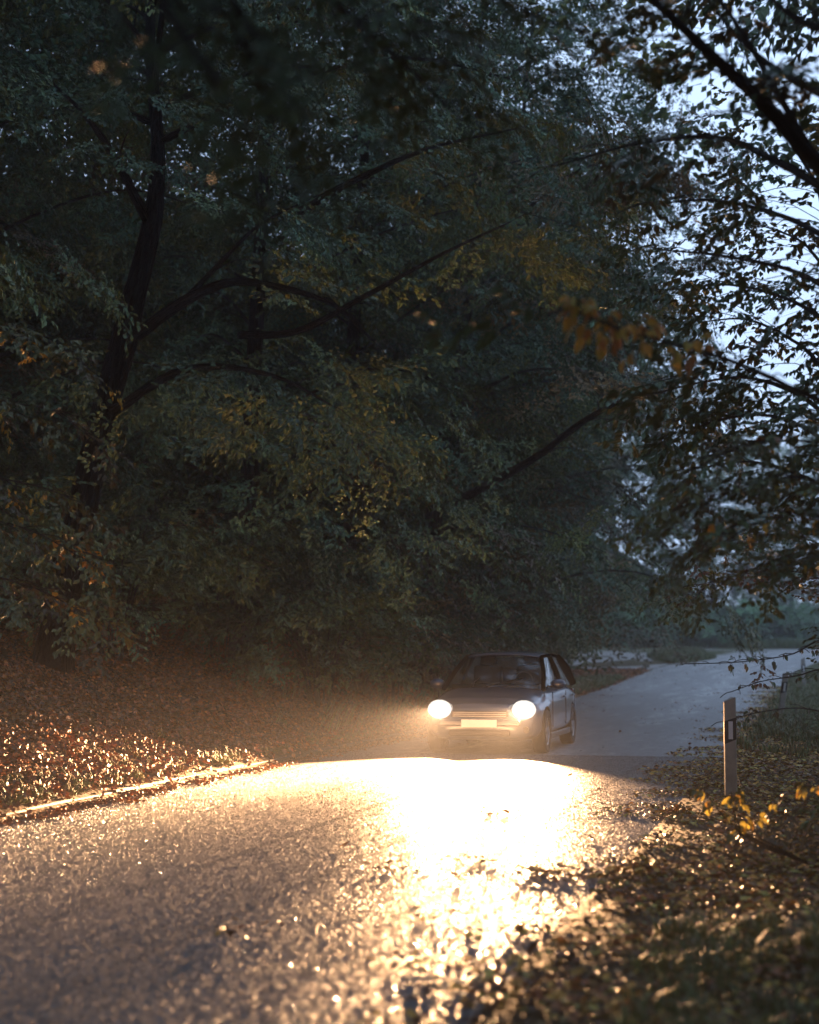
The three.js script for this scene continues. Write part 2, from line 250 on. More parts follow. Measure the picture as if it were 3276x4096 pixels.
scatter('gutter_leaves', 'orange fallen leaves gathered in the gutter along the kerb', 'fallen leaves', LIT_A, M.litter, rng(62), 520, (r) => [-19 + 36 * r(), -HALF + 0.04 + 0.42 * r() * r(), 0.55 + 0.3 * r()], 0.004);
scatter('verge_leaves', 'golden fallen leaves over the right verge and road edge', 'fallen leaves', LIT_B, M.litter, rng(63), 9500, (r) => { const s = -24 + 58 * r(), u = 1.2 + 6.2 * r(); if (r() > Math.max(u < 2.4 ? 0.02 * smooth(-3, -12, s) : 0, smooth(2.3, 3.4, u + 0.9 * (wob(s * 1.1, 40) - 0.5))) || (s > 2 && u > 4.2 && r() < 0.7)) return null; return [s, u, 0.7 + 0.5 * r()]; }, 0.004);
scatter('junction_leaves', 'dull fallen leaves strewn beside the side road mouth', 'fallen leaves', LIT_A, M.litter, rng(64), 1300, (r) => { const s = 24 + 20 * r(), u = -HALF - 6 * r() * r(); return [s, u, 0.9 + 0.6 * r()]; }, 0.01);

scatter('road_leaves', 'scattered small leaves on the far stretch of road behind the car', 'fallen leaves', [litterClump(55, 3, 0.3, AUT), litterClump(56, 2, 0.3, AUT)], M.litter, rng(66), 260, (r) => { const s = 2 + 50 * r(), q = r(); return [s, (r() < 0.5 ? -1 : 1) * (HALF - 2.2 * q * q), 0.8 + 0.5 * r()]; }, 0.004);
function grassClump(seed, n, R, h, cols) { const r = rng(seed), S = Soup(); for (let k = 0; k < n; k++) { const a = r() * 6.3, q = R * Math.sqrt(r()), b = V(Math.cos(a) * q, 0, Math.sin(a) * q), th = r() * 6.3, H = h * (0.5 + 0.7 * r()), lean = 0.2 + 0.6 * r(), w = 0.003 + 0.003 * r(), f = V(Math.cos(th), 0, Math.sin(th)), sd = V(-f.z, 0, f.x), c = cols[(r() * cols.length) | 0].map((x) => x * (0.7 + 0.6 * r()));
    const m1 = b.clone().addScaledVector(f, lean * H * 0.25).add(V(0, H * 0.6, 0)), t = b.clone().addScaledVector(f, lean * H).add(V(0, H * (1 - lean * 0.3), 0));
    S.tri(b.clone().addScaledVector(sd, -w), b.clone().addScaledVector(sd, w), m1.clone().addScaledVector(sd, w * 0.8), c); S.tri(b.clone().addScaledVector(sd, -w), m1.clone().addScaledVector(sd, w * 0.8), m1.clone().addScaledVector(sd, -w * 0.8), c); S.tri(m1.clone().addScaledVector(sd, -w * 0.8), m1.clone().addScaledVector(sd, w * 0.8), t, c); } return S.done(); }
const GR = [[0.05, 0.085, 0.02], [0.07, 0.09, 0.02], [0.09, 0.09, 0.025], [0.045, 0.08, 0.02]];
const GRASS = [grassClump(71, 34, 0.12, 0.14, GR), grassClump(72, 30, 0.12, 0.18, GR), grassClump(73, 40, 0.1, 0.1, GR)];
const TALL = [grassClump(74, 16, 0.14, 0.6, [[0.2, 0.17, 0.08], [0.12, 0.13, 0.04], [0.24, 0.2, 0.1]]), grassClump(75, 14, 0.16, 0.5, [[0.2, 0.17, 0.08], [0.1, 0.12, 0.04]])];
scatter('kerb_grass', 'short mossy grass growing along the top of the kerb', 'grass', GRASS, M.grass, rng(81), 900, (r) => { const s = -20 + 40 * r(), v = 1.5 * r() * r() * r(); return (r() < 0.15 + 0.85 * smooth(-9, -3, s + 5 * wob(s * 0.5, 8))) && (wob(s * 0.8, 3) > 0.42 || v < 0.3) ? [s, -HALF - 0.04 - v, 0.4 + 0.5 * r()] : null; });
scatter('tall_grass', 'thin pale stalks of tall grass on the bank beside the car', 'grass', TALL, M.grass, rng(82), 130, (r) => { const s = 0 + 30 * r(), v = 0.1 + 1.6 * r(); return [s, -HALF - 0.15 - v, 0.7 + 0.6 * r()]; });
scatter('verge_grass', 'low green grass on the right verge past the first marker post', 'grass', GRASS, M.grass, rng(83), 5200, (r) => { const s = 0 + 44 * r(), u = 3.05 + 7 * r(); return r() < smooth(-2, 8, s) * smooth(2.9, 3.6, u) ? [s, u, 0.9 + 0.9 * r()] : null; });
scatter('near_grass', 'blurred grass tufts in the near right corner', 'grass', GRASS, M.grass, rng(84), 420, (r) => [-20 + 5 * r(), 3.6 + 2.6 * r(), 0.6 + 0.5 * r()]);
scatter('left_grass', 'green grass strip between the road and the side road', 'grass', GRASS, M.grass, rng(85), 1500, (r) => { const s = 12 + 26 * r(), v = 3.4 * r() * r(); return [s, -HALF - 0.1 - v, 0.8 + 0.9 * r()]; });
{ // traffic island: a low mound of grass at the junction
  const g = new THREE.Group(); g.name = 'grass_island'; tag(g, 'small green grass island where the side road meets the main road', 'grass island'); scene.add(g);
  const c = place(56, -3.7), S = [], N = 22, y0 = rise(c[1]) - 0.07; g.position.set(c[0], y0, -c[1]);
  const prof = [[0, 0.3], [0.5, 0.25], [0.8, 0.14], [1, -0.05]], p = [], idx = [];
  for (const [q, h] of prof) for (let k = 0; k < N; k++) { const a = k / N * Math.PI * 2, rr = q * (1 + 0.14 * Math.sin(a * 3 + 1)); const x = Math.cos(a) * rr * 1.5, z = -Math.sin(a) * rr * 5.2; p.push(x - z * 0.12, h + rise(c[1] - z) - 0.07 - y0, z); }
  for (let i = 0; i < 3; i++) for (let k = 0; k < N; k++) { const a = i * N + k, b = i * N + (k + 1) % N; idx.push(a, a + N, b, b, a + N, b + N); }
  const ge = new THREE.BufferGeometry(); ge.setAttribute('position', new THREE.Float32BufferAttribute(p, 3)); ge.setAttribute('uv', new THREE.Float32BufferAttribute(p.filter((_, i) => i % 3 !== 1), 2)); ge.setAttribute('color', new THREE.Float32BufferAttribute(p.map((_, i) => [0.8, 1.1, 0.8][i % 3]), 3)); ge.setIndex(idx); ge.computeVertexNormals();
  part('mound', ge, M.soil, g);
  const r = rng(86), L = [[], [], []]; for (let k = 0; k < 900; k++) { const a = r() * 6.3, q = Math.sqrt(r()) * 0.95, rr = q * (1 + 0.14 * Math.sin(a * 3 + 1)), x = Math.cos(a) * rr * 1.5, z = -Math.sin(a) * rr * 5.2, h = q < 0.5 ? mix(0.3, 0.25, q * 2) : q < 0.8 ? mix(0.25, 0.14, (q - 0.5) / 0.3) : mix(0.14, -0.05, (q - 0.8) / 0.2); const sc = 1 + 1.1 * r(); L[k % 3].push({ p: V(x - z * 0.12, h + rise(c[1] - z) - 0.07 - y0, z), q: new THREE.Quaternion().setFromAxisAngle(UPV, r() * 6.3), s: V(sc, sc, sc) }); }
  GRASS.forEach((q, k) => instanced('grass', q, M.grass, L[k], g));
}
// ---------------------------------------------------------------- trees
// limb: a tapering curved branch with side branches; sprays of leaves along them. Coordinates are world metres; meshes are shifted to the tree's base.
function limb(tree, list, r0, o, r) {
  const n = Math.max(8, Math.round(list.length * 5)), pts = curvePoints(list, n), geos = [], rad = pts.map((_, i) => Math.max(0.006, mix(r0, r0 * 0.18, i / n)));
  const shift = (ps) => ps.map((q) => q.clone().sub(tree.base));
  geos.push(tube(shift(pts), rad, r0 > 0.04 ? 7 : 5, 0.25));
  let len = 0; for (let i = 1; i < pts.length; i++) len += pts[i].distanceTo(pts[i - 1]);
  const dense = o.dense ?? 0.09, step = (o.step ?? 0.32) / Math.sqrt(dense), count = Math.round(len * (1 - (o.bare ?? 0.12)) / step);
  for (let k = 0; k <= count; k++) {
    const t = (o.bare ?? 0.12) + (1 - (o.bare ?? 0.12)) * k / Math.max(1, count), f = t * n, i = Math.min(n - 1, Math.floor(f)), p = pts[i].clone().lerp(pts[i + 1], f - i), along = pts[i + 1].clone().sub(pts[i]).normalize();
    const side = V().crossVectors(along, UPV).normalize().multiplyScalar(k % 2 ? 1 : -1), L = (o.reach ?? 1.3) * (0.45 + 0.75 * r()) * (1 - 0.45 * t);
    const d = side.multiplyScalar(0.9).addScaledVector(along, 0.45 + 0.5 * r()).add(V(0, (o.lift ?? 0.05) + (r() - 0.5) * 0.55, 0)).normalize();
    if (k === count) d.copy(along);
    const e = p.clone().addScaledVector(d, L).add(V(0, -(o.sag ?? 0.12) * L, 0)), m = p.clone().lerp(e, 0.5).add(V(0, 0.1 * L, 0)), sub = [p, m, e];
    if (o.twigs !== false) geos.push(tube(shift(curvePoints(sub, 4)), [0.3, 0.25, 0.2, 0.15, 0.1].map((q) => Math.max(0.0045, q * rad[i])), 4, 0));
    const q = Math.max(1, Math.round(L / (o.every ?? 0.27) * dense));
    for (let j = 0; j < q; j++) {
      if (r() > (o.fill ?? 1)) continue;
      const w = (j + 0.6 + 0.4 * r()) / q, b = w < 0.5 ? p.clone().lerp(m, w * 2) : m.clone().lerp(e, w * 2 - 1), dir = d.clone().add(V((r() - 0.5) * 1.5, -(o.droop ?? 0.3) - 0.35 * r(), (r() - 0.5) * 1.5));
      const sc = (o.scale ?? 1) * (0.75 + 0.5 * r());
      tree.sprays.push({ p: b.sub(tree.base), q: aim(dir, (r() - 0.5) * 1.2, r), s: V(sc, sc, sc), c: tinted(o.pal ?? tree.pal, r) });
    }
  }
  return part(o.name ?? 'limb', mergeGeometries(geos), M.bark, tree.g);
}
function startTree(name, label, category, base, pal, group) { const g = thing(name, label, category, [base[0], base[1], base[2]], group); return { g, base: at(base), pal, sprays: [] }; }
function finishTree(tree, set = SPRAY, r = rng(1), name = 'crown') { const lists = set.map(() => []); tree.sprays.forEach((e) => lists[(r() * set.length) | 0].push(e)); set.forEach((g, k) => lists[k].length && instanced(name, g, M.leaf, lists[k], tree.g)); }
let SPRAYS = 0;
// a whole tree: o.x, o.d, height, lean [x, ahead], girth, lowest limb, spread; limbs reach further on the side o.to (towards the light of the road)
function tree(o) {
  o.set = o.set ?? BRANCH;
  const r = rng(o.seed), gy = groundAt(o.x, o.d) - 0.1, t = startTree(o.name ?? 'beech_tree', o.label, 'tree', [o.x, gy, o.d], o.pal, o.group), lean = o.lean ?? [0.6, 0];
  const trunkPts = o.trunk ? o.trunk.map(at) : [0, 0.25, 0.5, 0.75, 1].map((q) => V(o.x + lean[0] * q * q + 0.35 * (wob(o.seed, q * 5) - 0.5) * q, gy + o.h * q, -o.d - lean[1] * q * q + 0.35 * (wob(o.seed + 9, q * 5) - 0.5) * q));
  const N = 26, pts = curvePoints(trunkPts, N), flare = (q) => 1 + 0.5 * Math.exp(-q * 22);
  part('trunk', tube(pts.map((p) => p.clone().sub(t.base)), pts.map((_, i) => o.girth * flare(i / N) * (1 - 0.85 * i / N)), 12, 0.22), M.bark, t.g);
  const where = (y) => { let i = 0; while (i < N - 1 && pts[i + 1].y < y) i++; return pts[i].clone().lerp(pts[i + 1], Math.min(1, Math.max(0, (y - pts[i].y) / Math.max(0.01, pts[i + 1].y - pts[i].y)))); };
  for (const L of o.limbs ?? []) limb(t, L.pts.map(at), L.r, { ...o.leafing, ...L }, r);
  const top = pts[N].y;
  const N2 = Math.round(o.n * (o.set === BRANCH ? 1 : 1.35));
  for (let k = 0; k < N2; k++) {
    const q = (k + r() * 0.8) / N2, y = mix(gy + o.low, top - 0.3, q), p = where(y), a = k * 2.4 + r() * 0.9, to = o.to ?? 0.6, bias = 1 + 0.45 * Math.cos(a - to);
    const L = o.spread * bias * (0.65 + 0.5 * r()) * (1 - 0.6 * Math.pow(q, 1.6)), rise_ = (o.up ?? 0.25) + 0.35 * q + (r() - 0.5) * 0.3, dx = Math.cos(a), dd = Math.sin(a) * -1;
    const P = (f, h) => p.clone().add(V(dx * L * f, h * L, -dd * L * f));
    limb(t, [p, P(0.35, rise_ * 0.35 + 0.05), P(0.7, rise_ * 0.62 + 0.03), P(1, rise_ * 0.7 - 0.08)], Math.max(0.018, o.girth * 0.22 * (1 - 0.6 * q)), { ...o.leafing, ...(y > 3 + 0.42 * o.d && o.d > 16 ? { dense: 0.16, step: 0.6, scale: 1.7 * (o.leafing?.scale ?? 1), twigs: false } : {}) }, r);
  }
  SPRAYS += t.sprays.length; finishTree(t, o.set, r); return t;
}
const DARK = [['green', 0.56], ['fresh', 0.1], ['cool', 0.3], ['dull', 0.04]], MID = [['green', 0.38], ['cool', 0.44], ['fresh', 0.16], ['dull', 0.02]], BROWN = [['dull', 0.22], ['fresh', 0.26], ['cool', 0.32], ['fawn', 0.14], ['olive', 0.06]], TEAL = [['ivy', 0.6], ['cool', 0.25], ['green', 0.15]];
const TURN = [['olive', 0.35], ['amber', 0.25], ['dull', 0.2], ['yellow', 0.12], ['rust', 0.08]];

// the big leaning tree on the bank
tree({ seed: 101, x: -5.0, d: 24, h: 15, girth: 0.27, low: 7.5, n: 13, spread: 4.2, pal: DARK, label: 'thick dark trunk leaning over the left bank with arching boughs', leafing: { fill: 0.8 },
  trunk: [[-5.05, 0.95, 24], [-4.91, 2.04, 24], [-4.41, 4.44, 24], [-3.93, 6.45, 24], [-3.68, 7.54, 24], [-3.64, 8.69, 24.2], [-3.82, 10.43, 24.5], [-3.77, 12.47, 25]],
  limbs: [{ pts: [[-3.85, 5.93, 23.9], [-3.17, 6.25, 23.3], [-2.46, 6.44, 22.8], [-1.84, 6.32, 22.4], [-0.98, 6.00, 22.2], [-0.49, 5.51, 22]], r: 0.095, bare: 0.5, fill: 0.5, reach: 1.0 },
    { pts: [[-4.18, 4.81, 23.8], [-3.21, 5.27, 23.2], [-2.43, 5.25, 22.6], [-1.64, 5.03, 22.3], [-1.03, 4.66, 22]], r: 0.075, bare: 0.55, fill: 0.6, reach: 0.9 },
    { pts: [[-3.71, 7.54, 24], [-4.13, 8.35, 23.4], [-4.43, 8.78, 23], [-5.01, 9.30, 22.6]], r: 0.08, bare: 0.3 },
    { pts: [[-3.09, 6.29, 23.2], [-2.52, 6.83, 23], [-2.03, 7.24, 22.8], [-1.07, 7.67, 22.6]], r: 0.045, bare: 0.2 },
    { pts: [[-1.53, 7.57, 23.4], [-0.67, 7.83, 22.6], [0.27, 8.06, 22], [1.43, 8.21, 21.6]], r: 0.06, bare: 0.3, fill: 0.4, reach: 0.8 },
    { pts: [[-2.37, 5.87, 23.6], [-1.47, 5.75, 22.6], [-0.58, 6.09, 22], [0.47, 6.58, 21.6], [1.28, 6.92, 21.4]], r: 0.06, bare: 0.4, fill: 0.4, reach: 0.8 }] });
// the second tree of the verge, nearer the car
tree({ seed: 102, x: 0.45, d: 38, h: 16, girth: 0.24, low: 3.2, n: 24, spread: 4.6, pal: BROWN, label: 'slim dark trunk standing behind the car with a long rising bough', to: -0.6,
  trunk: [[0.3, 0.6, 38], [0.46, 3.46, 38], [0.61, 5.03, 38], [0.84, 6.72, 38], [1.09, 7.74, 38], [1.37, 9.56, 38], [1.55, 12.09, 38], [1.61, 15.35, 38], [1.85, 17.70, 38]],
  limbs: [{ pts: [[0.89, 4.65, 37.5], [1.29, 4.47, 32], [2.22, 4.83, 29.5], [2.97, 5.30, 28], [3.49, 5.51, 27.4], [4.16, 5.61, 27]], r: 0.1, bare: 0.4, fill: 0.4, reach: 0.9 }, { pts: [[0.90, 6.94, 37.8], [1.61, 7.02, 36], [2.29, 7.20, 35], [3.03, 7.12, 34]], r: 0.06, bare: 0.2 }, { pts: [[1.13, 7.70, 37.8], [1.93, 8.27, 36], [3.13, 8.71, 35], [4.66, 9.12, 34]], r: 0.06, bare: 0.25 }, { pts: [[1.59, 10.43, 37.8], [2.37, 10.77, 36], [3.51, 11.33, 34.5], [4.75, 11.30, 33]], r: 0.07, bare: 0.15 }] });
// the rest of the wood along the left of the road
const ROW = [ // x, d, height, girth, lowest limb, limbs, spread, palette, label
  [-10.4, 20, 14, 0.22, 3.6, 20, 4.2, DARK, 'dark shaded tree at the left edge above the bank'],
  [-7.6, 26.5, 15, 0.2, 2.6, 22, 4.4, DARK, 'shadowed tree just left of the big leaning trunk'],
  [-2.9, 30.5, 15, 0.2, 2.4, 26, 4.4, DARK, 'dark green tree right of the big leaning trunk'],
  [-1.3, 35, 16, 0.2, 2.2, 26, 4.6, MID, 'green leafy tree midway between the leaning trunk and the slim trunk'],
  [2.3, 45, 16, 0.22, 2.0, 26, 4.8, BROWN, 'brownish green tree on the verge right of the slim trunk'],
  [1.4, 51, 15, 0.2, 4.2, 26, 5.0, BROWN, 'brown tinged tree overhanging the road beyond the car'],
  [2.4, 59, 14, 0.2, 4.6, 26, 4.2, MID, 'last tree of the left wood, beside the side road mouth'],
  [-11.5, 27, 13, 0.25, 3, 20, 5.0, DARK], [-6.5, 34, 14, 0.25, 2.6, 20, 5.0, DARK], [-3.8, 40, 14, 0.25, 2.6, 22, 5.2, MID], [-0.6, 46, 14, 0.25, 2.6, 22, 5.2, MID], [0.4, 55, 14, 0.25, 2.6, 22, 5, BROWN], [1.2, 66, 14, 0.25, 3.4, 22, 5, BROWN], [-1, 60, 16, 0.25, 2, 18, 6, MID], [1, 76, 17, 0.25, 2, 18, 6.4, MID], [-13, 40, 13, 0.25, 2, 18, 6, DARK], [-10, 50, 13, 0.25, 2, 18, 6, DARK], [-17, 49, 13, 0.25, 2, 18, 6, DARK],
];
ROW.forEach(([x, d, h, girth, low, n, spread, pal, label], k) => tree({ seed: 200 + k, x, d, h: k > 6 ? h + 6 : h + 2, girth, low, n: k > 6 ? n + 6 : n + 3, spread, pal, to: -0.3, lean: [0.9, -0.4],  label: label ?? 'tall tree deeper in the dark wood behind the roadside trees', group: label ? undefined : 'trees deeper in the wood', leafing: k > 11 ? { scale: 1.9, step: 0.6, every: 0.5, reach: 2, twigs: false, dense: 0.09 } : k > 6 ? { scale: 1.2, step: 0.45, every: 0.36, reach: 1.7, twigs: false, dense: 0.13 } : d > 40 ? { scale: 1.05, step: 0.36, every: 0.3, reach: 1.5 } : {} }));
// beyond the junction
const FAR = [[8, 120, 13, MID, 'far leafy tree straight above the side road'], [15, 126, 15, BROWN, 'far brownish tree behind the green undergrowth'], [22, 124, 13, MID, 'far bushy tree above the grass island'], [29, 130, 16, BROWN, 'far tree behind the marker posts'], [36, 126, 15, MID, 'far tree where the main road leaves the view'], [41, 125, 17, BROWN, 'far tree at the right end of the undergrowth'], [1, 104, 17, MID, 'far tree at the end of the left wood'], [12, 135, 22, DARK, 'tallest far tree beyond the junction'], [24, 140, 20, MID, 'pale far tree rising behind the others'], [36, 140, 19, BROWN, 'far tree deep beyond the road bend']];
FAR.forEach(([x, d, h, pal, label], k) => tree({ seed: 300 + k, x, d, h, girth: 0.25, low: 1.2, n: 26, spread: 5.2, pal, to: 1.2, lean: [0.4, 0], name: 'far_tree', set: BRANCH, label, leafing: { scale: 1.6, step: 0.7, every: 0.55, reach: 2.2, twigs: false, dense: 0.16 } }));
// trees beside and behind the place where the camera stands: they shut out the sky on the left
[[-7.5, 10, 14, 'near tree left of the road, out of the car light'], [-8, -2, 15, 'tree on the left of the road behind the viewpoint'], [-3, -11, 15, 'tree across the road behind the viewpoint'], [6, -6, 14, 'tree on the right verge behind the viewpoint'], [12, 3, 14, 'tree in the wood right of the viewpoint'], [13.5, 13, 15, 'tree out of view behind the yellowing shrub'], [12.5, 25, 14, 'tree out of view right of the second post']].forEach(([x, d, h, label], k) => tree({ seed: 330 + k, x, d, h, girth: 0.24, low: Math.max(5.2, 5 + 0.42 * d), n: d > 8 ? 12 : 19, spread: 6.6, pal: DARK, to: x < 0 ? 0.2 : 3.1, lean: [0.6, 0.2], label, set: BRANCH, leafing: { scale: 1.9, step: 0.6, every: 0.55, reach: 2.2, twigs: false, dense: 0.3, sag: 0, droop: 0 } }));

// ---------------------------------------------------------------- the right side: boughs of trees that stand just out of view
const LEAF = [0.25, 0.45].map((curl, k) => { const S = Soup(); leafInto(S, V(0, 0, 0), V(0, -0.1, 1), UPV, 1, 0.58 + 0.1 * k, curl, [1, 1, 1], true); return S.done(); });
const LEAFMAT = Object.fromEntries(Object.entries(TINT).map(([k, c]) => { const m = M.leaf.clone(); m.vertexColors = false; if (/amber|orange|yellow/.test(k)) { m.roughness = 0.95; m.transmission = 0.45; } m.color.setRGB(...c); return [k, m]; }));
function leaves(tree, list, n, L, spread, pal, r) { // leaves one by one, each its own mesh, along a curve of twigs
  const pts = curvePoints(list, 40), geos = [];
  for (let k = 0; k < n; k++) {
    const f = (0.05 + 0.95 * r()) * 40, i = Math.min(39, Math.floor(f)), p = pts[i].clone().lerp(pts[i + 1], f - i), off = V((r() - 0.5), (r() - 0.62) * 0.8, (r() - 0.5)).multiplyScalar(spread * 2), e = p.clone().add(off), dir = off.clone().setY(off.y - 0.35 * spread).normalize();
    geos.push(tube([p.clone().sub(tree.base), p.clone().lerp(e, 0.5).add(V(0, 0.03, 0)).sub(tree.base), e.clone().sub(tree.base)], [0.004, 0.003, 0.002], 3, 0));
    for (let j = 0; j < 3; j++) { let t = r(), name = pal[0][0]; for (const [kk, w] of pal) { if ((t -= w) < 0) { name = kk; break; } }
      const o = part('leaf', LEAF[(r() * 2) | 0], LEAFMAT[name], tree.g), s = L * (0.7 + 0.6 * r()); o.scale.setScalar(s); o.position.copy(p.clone().lerp(e, 0.55 + 0.45 * j / 2)).sub(tree.base); o.quaternion.copy(aim(dir.clone().add(V((r() - 0.5) * 1.8, -0.5 * r() - 0.1, (r() - 0.5) * 1.8)), (r() - 0.5) * 1.6, r)); }
  }
  part('twigs', mergeGeometries(geos), M.bark, tree.g).userData.kind = 'stuff';
}
{ // tree A: trunk right of the frame, its boughs cross the upper right corner
  const r = rng(401), b = [4.6, groundAt(4.6, 9.5) - 0.1, 9.5], t = startTree('hornbeam_tree', 'near tree whose bare dark bough slants across the upper right sky', 'tree', b, [['green', 0.45], ['dull', 0.2], ['green', 0.2], ['olive', 0.15]]);
  part('trunk', tube(curvePoints([at(b), V(4.5, 1.5, -9.5), V(4.35, 3.4, -9.5), V(4.2, 6, -9.6), V(4.1, 9, -9.6)], 20).map((p) => p.sub(t.base)), Array.from({ length: 21 }, (_, i) => 0.2 * (1 - 0.7 * i / 20)), 12, 0.2), M.bark, t.g);
  const S = { fill: 0.32, reach: 0.75, every: 0.26, scale: 0.9, step: 0.3, dense: 1.2 };
  limb(t, [V(4.4, 2.7, -9.5), at([2.28, 4.18, 9.3]), at([2.00, 4.45, 9.2]), at([1.68, 4.71, 9.1]), at([1.31, 5.02, 9]), at([1.03, 5.29, 9])], 0.062, { ...S, bare: 0.3, fill: 0.3 }, r);
  limb(t, [at([2.28, 4.18, 9.3]), at([1.87, 4.99, 9.4]), at([1.68, 5.42, 9.6])], 0.028, { ...S, bare: 0.2 }, r);
  limb(t, [V(4.3, 3.6, -9.5), at([2.50, 4.72, 9.8]), at([2.28, 4.92, 10]), at([2.07, 5.30, 10.4]), at([1.89, 5.78, 10.8])], 0.04, { ...S, bare: 0.2, fill: 0.45 }, r);
  limb(t, [V(4.4, 2.6, -9.5), at([2.76, 4.27, 10.5]), at([2.37, 4.72, 11]), at([2.12, 5.04, 11.6]), at([1.65, 5.12, 12]), at([1.12, 5.08, 12.4])], 0.038, { ...S, bare: 0.25, fill: 0.4 }, r);
  limb(t, [V(4.3, 3.9, -9.5), at([2.44, 4.79, 9]), at([2.11, 4.90, 9]), at([1.85, 5.12, 9])], 0.04, S, r);
  limb(t, [V(4.3, 2.9, -9.5), at([3.15, 4.34, 12]), at([2.87, 4.85, 13]), at([2.44, 5.13, 13.6]), at([2.01, 5.20, 14])], 0.035, { ...S, fill: 0.45 }, r);
  limb(t, [V(4.3, 2.7, -9.5), at([3.14, 3.98, 12]), at([2.94, 4.42, 13]), at([2.55, 4.72, 13.8]), at([2.15, 4.91, 14.4])], 0.032, { ...S, fill: 0.5 }, r);
  // the thin bough with orange leaves
  const orange = [V(4.45, 2.2, -9.5), at([2.25, 2.87, 9.3]), at([1.87, 2.97, 9]), at([1.62, 3.02, 8.8]), at([1.25, 3.08, 8.6]), at([0.95, 3.13, 8.4]), at([0.77, 3.20, 8.3])];
  limb(t, orange, 0.022, { ...S, bare: 0.3, fill: 0.12, reach: 0.35 }, r);
  leaves(t, orange.slice(3), 44, 0.07, 0.11, [['amber', 0.5], ['yellow', 0.25], ['orange', 0.25]], r);
  SPRAYS += t.sprays.length; finishTree(t, SPRAY, r);
}
{ // tree B: a little further, leaves against the sky
  const r = rng(402), x = 6.2, d = 15, b = [x, groundAt(x, d) - 0.1, d], t = startTree('hornbeam_tree', 'leafy tree at the right edge, silhouetted against the pale sky', 'tree', b, [['green', 0.5], ['green', 0.3], ['cool', 0.1], ['dull', 0.1]]);
  part('trunk', tube(curvePoints([at(b), V(6.1, 2, -15), V(6.0, 5, -15), V(5.8, 9, -15)], 20).map((p) => p.sub(t.base)), Array.from({ length: 21 }, (_, i) => 0.17 * (1 - 0.75 * i / 20)), 12, 0.2), M.bark, t.g);
  const S = { fill: 0.7, reach: 0.9, every: 0.25, scale: 0.95, step: 0.26, dense: 1.2 };
  for (const p of [[[3.92, 4.33, 15], [3.48, 4.68, 15.4], [3.05, 4.95, 16], [2.57, 5.03, 16.6]], [[3.91, 3.79, 15], [3.61, 4.30, 15.6], [3.23, 4.61, 16], [2.86, 4.71, 16.6]], [[3.90, 3.43, 15], [3.46, 3.74, 15], [3.06, 3.93, 15.2], [2.68, 3.95, 15.6], [2.37, 3.92, 16]], [[3.98, 3.08, 15], [3.54, 3.43, 15], [3.17, 3.61, 15.3], [2.72, 3.56, 15.6], [2.41, 3.42, 16]], [[3.97, 2.81, 15], [3.45, 3.03, 15], [3.01, 3.15, 15], [2.48, 3.08, 15]], [[4.19, 5.00, 16], [3.95, 5.62, 17], [3.76, 6.03, 18]], [[3.93, 5.14, 15], [3.87, 5.96, 16], [3.87, 6.66, 17], [3.89, 7.40, 18]]]) limb(t, [V(6.05, p[0][1] - 0.3, -15), ...p.map(at)], 0.03, S, r);
  SPRAYS += t.sprays.length; finishTree(t, SPRAY, r);
}
{ // tree C: low yellowing branches, nearest leaves at the right edge
  const r = rng(403), x = 4.4, d = 11.5, b = [x, groundAt(x, d) - 0.1, d], t = startTree('hazel_shrub', 'shrub at the right edge with drooping yellowing leaves at eye height', 'shrub', b, [['olive', 0.4], ['fresh', 0.35], ['green', 0.2], ['amber', 0.05]]);
  for (const q of [0, 1, 2, 3, 4]) part('stem', tube(curvePoints([at(b).add(V(q * 0.1 - 0.2, 0, q * 0.07)), V(4.2 + q * 0.12, 1.4, -11.4 + q * 0.1), V(3.9 + q * 0.25, 2.6 + 0.2 * q, -11.2 + q * 0.2)], 10).map((p) => p.sub(t.base)), Array.from({ length: 11 }, (_, i) => 0.03 * (1 - 0.6 * i / 10)), 6, 0.1), M.bark, t.g);
  const S = { fill: 0.95, reach: 0.45, every: 0.2, scale: 0.62, step: 0.18, dense: 1.4, droop: 0.1 };
  const arms = [[[3.00, 2.79, 11.3], [2.53, 2.85, 11], [2.10, 2.78, 10.8], [1.78, 2.62, 10.6]], [[2.99, 2.49, 11.3], [2.53, 2.61, 11], [2.13, 2.54, 10.8], [1.81, 2.38, 10.6]], [[3.02, 2.30, 11.4], [2.64, 2.38, 11.2], [2.27, 2.32, 11], [1.96, 2.16, 10.8]], [[3.06, 2.04, 11.6], [2.79, 2.14, 11.6], [2.52, 2.11, 11.6], [2.28, 2.02, 11.6]]];
  for (const a of arms) { limb(t, [V(4.25, a[0][1] - 0.5, -11.4), ...a.map(at)], 0.016, S, r); leaves(t, a.map(at), 17, 0.075, 0.13, [['yellow', 0.2], ['amber', 0.14], ['olive', 0.46], ['fresh', 0.16], ['rust', 0.04]], r); }
  SPRAYS += t.sprays.length; finishTree(t, SPRAY, r);
}
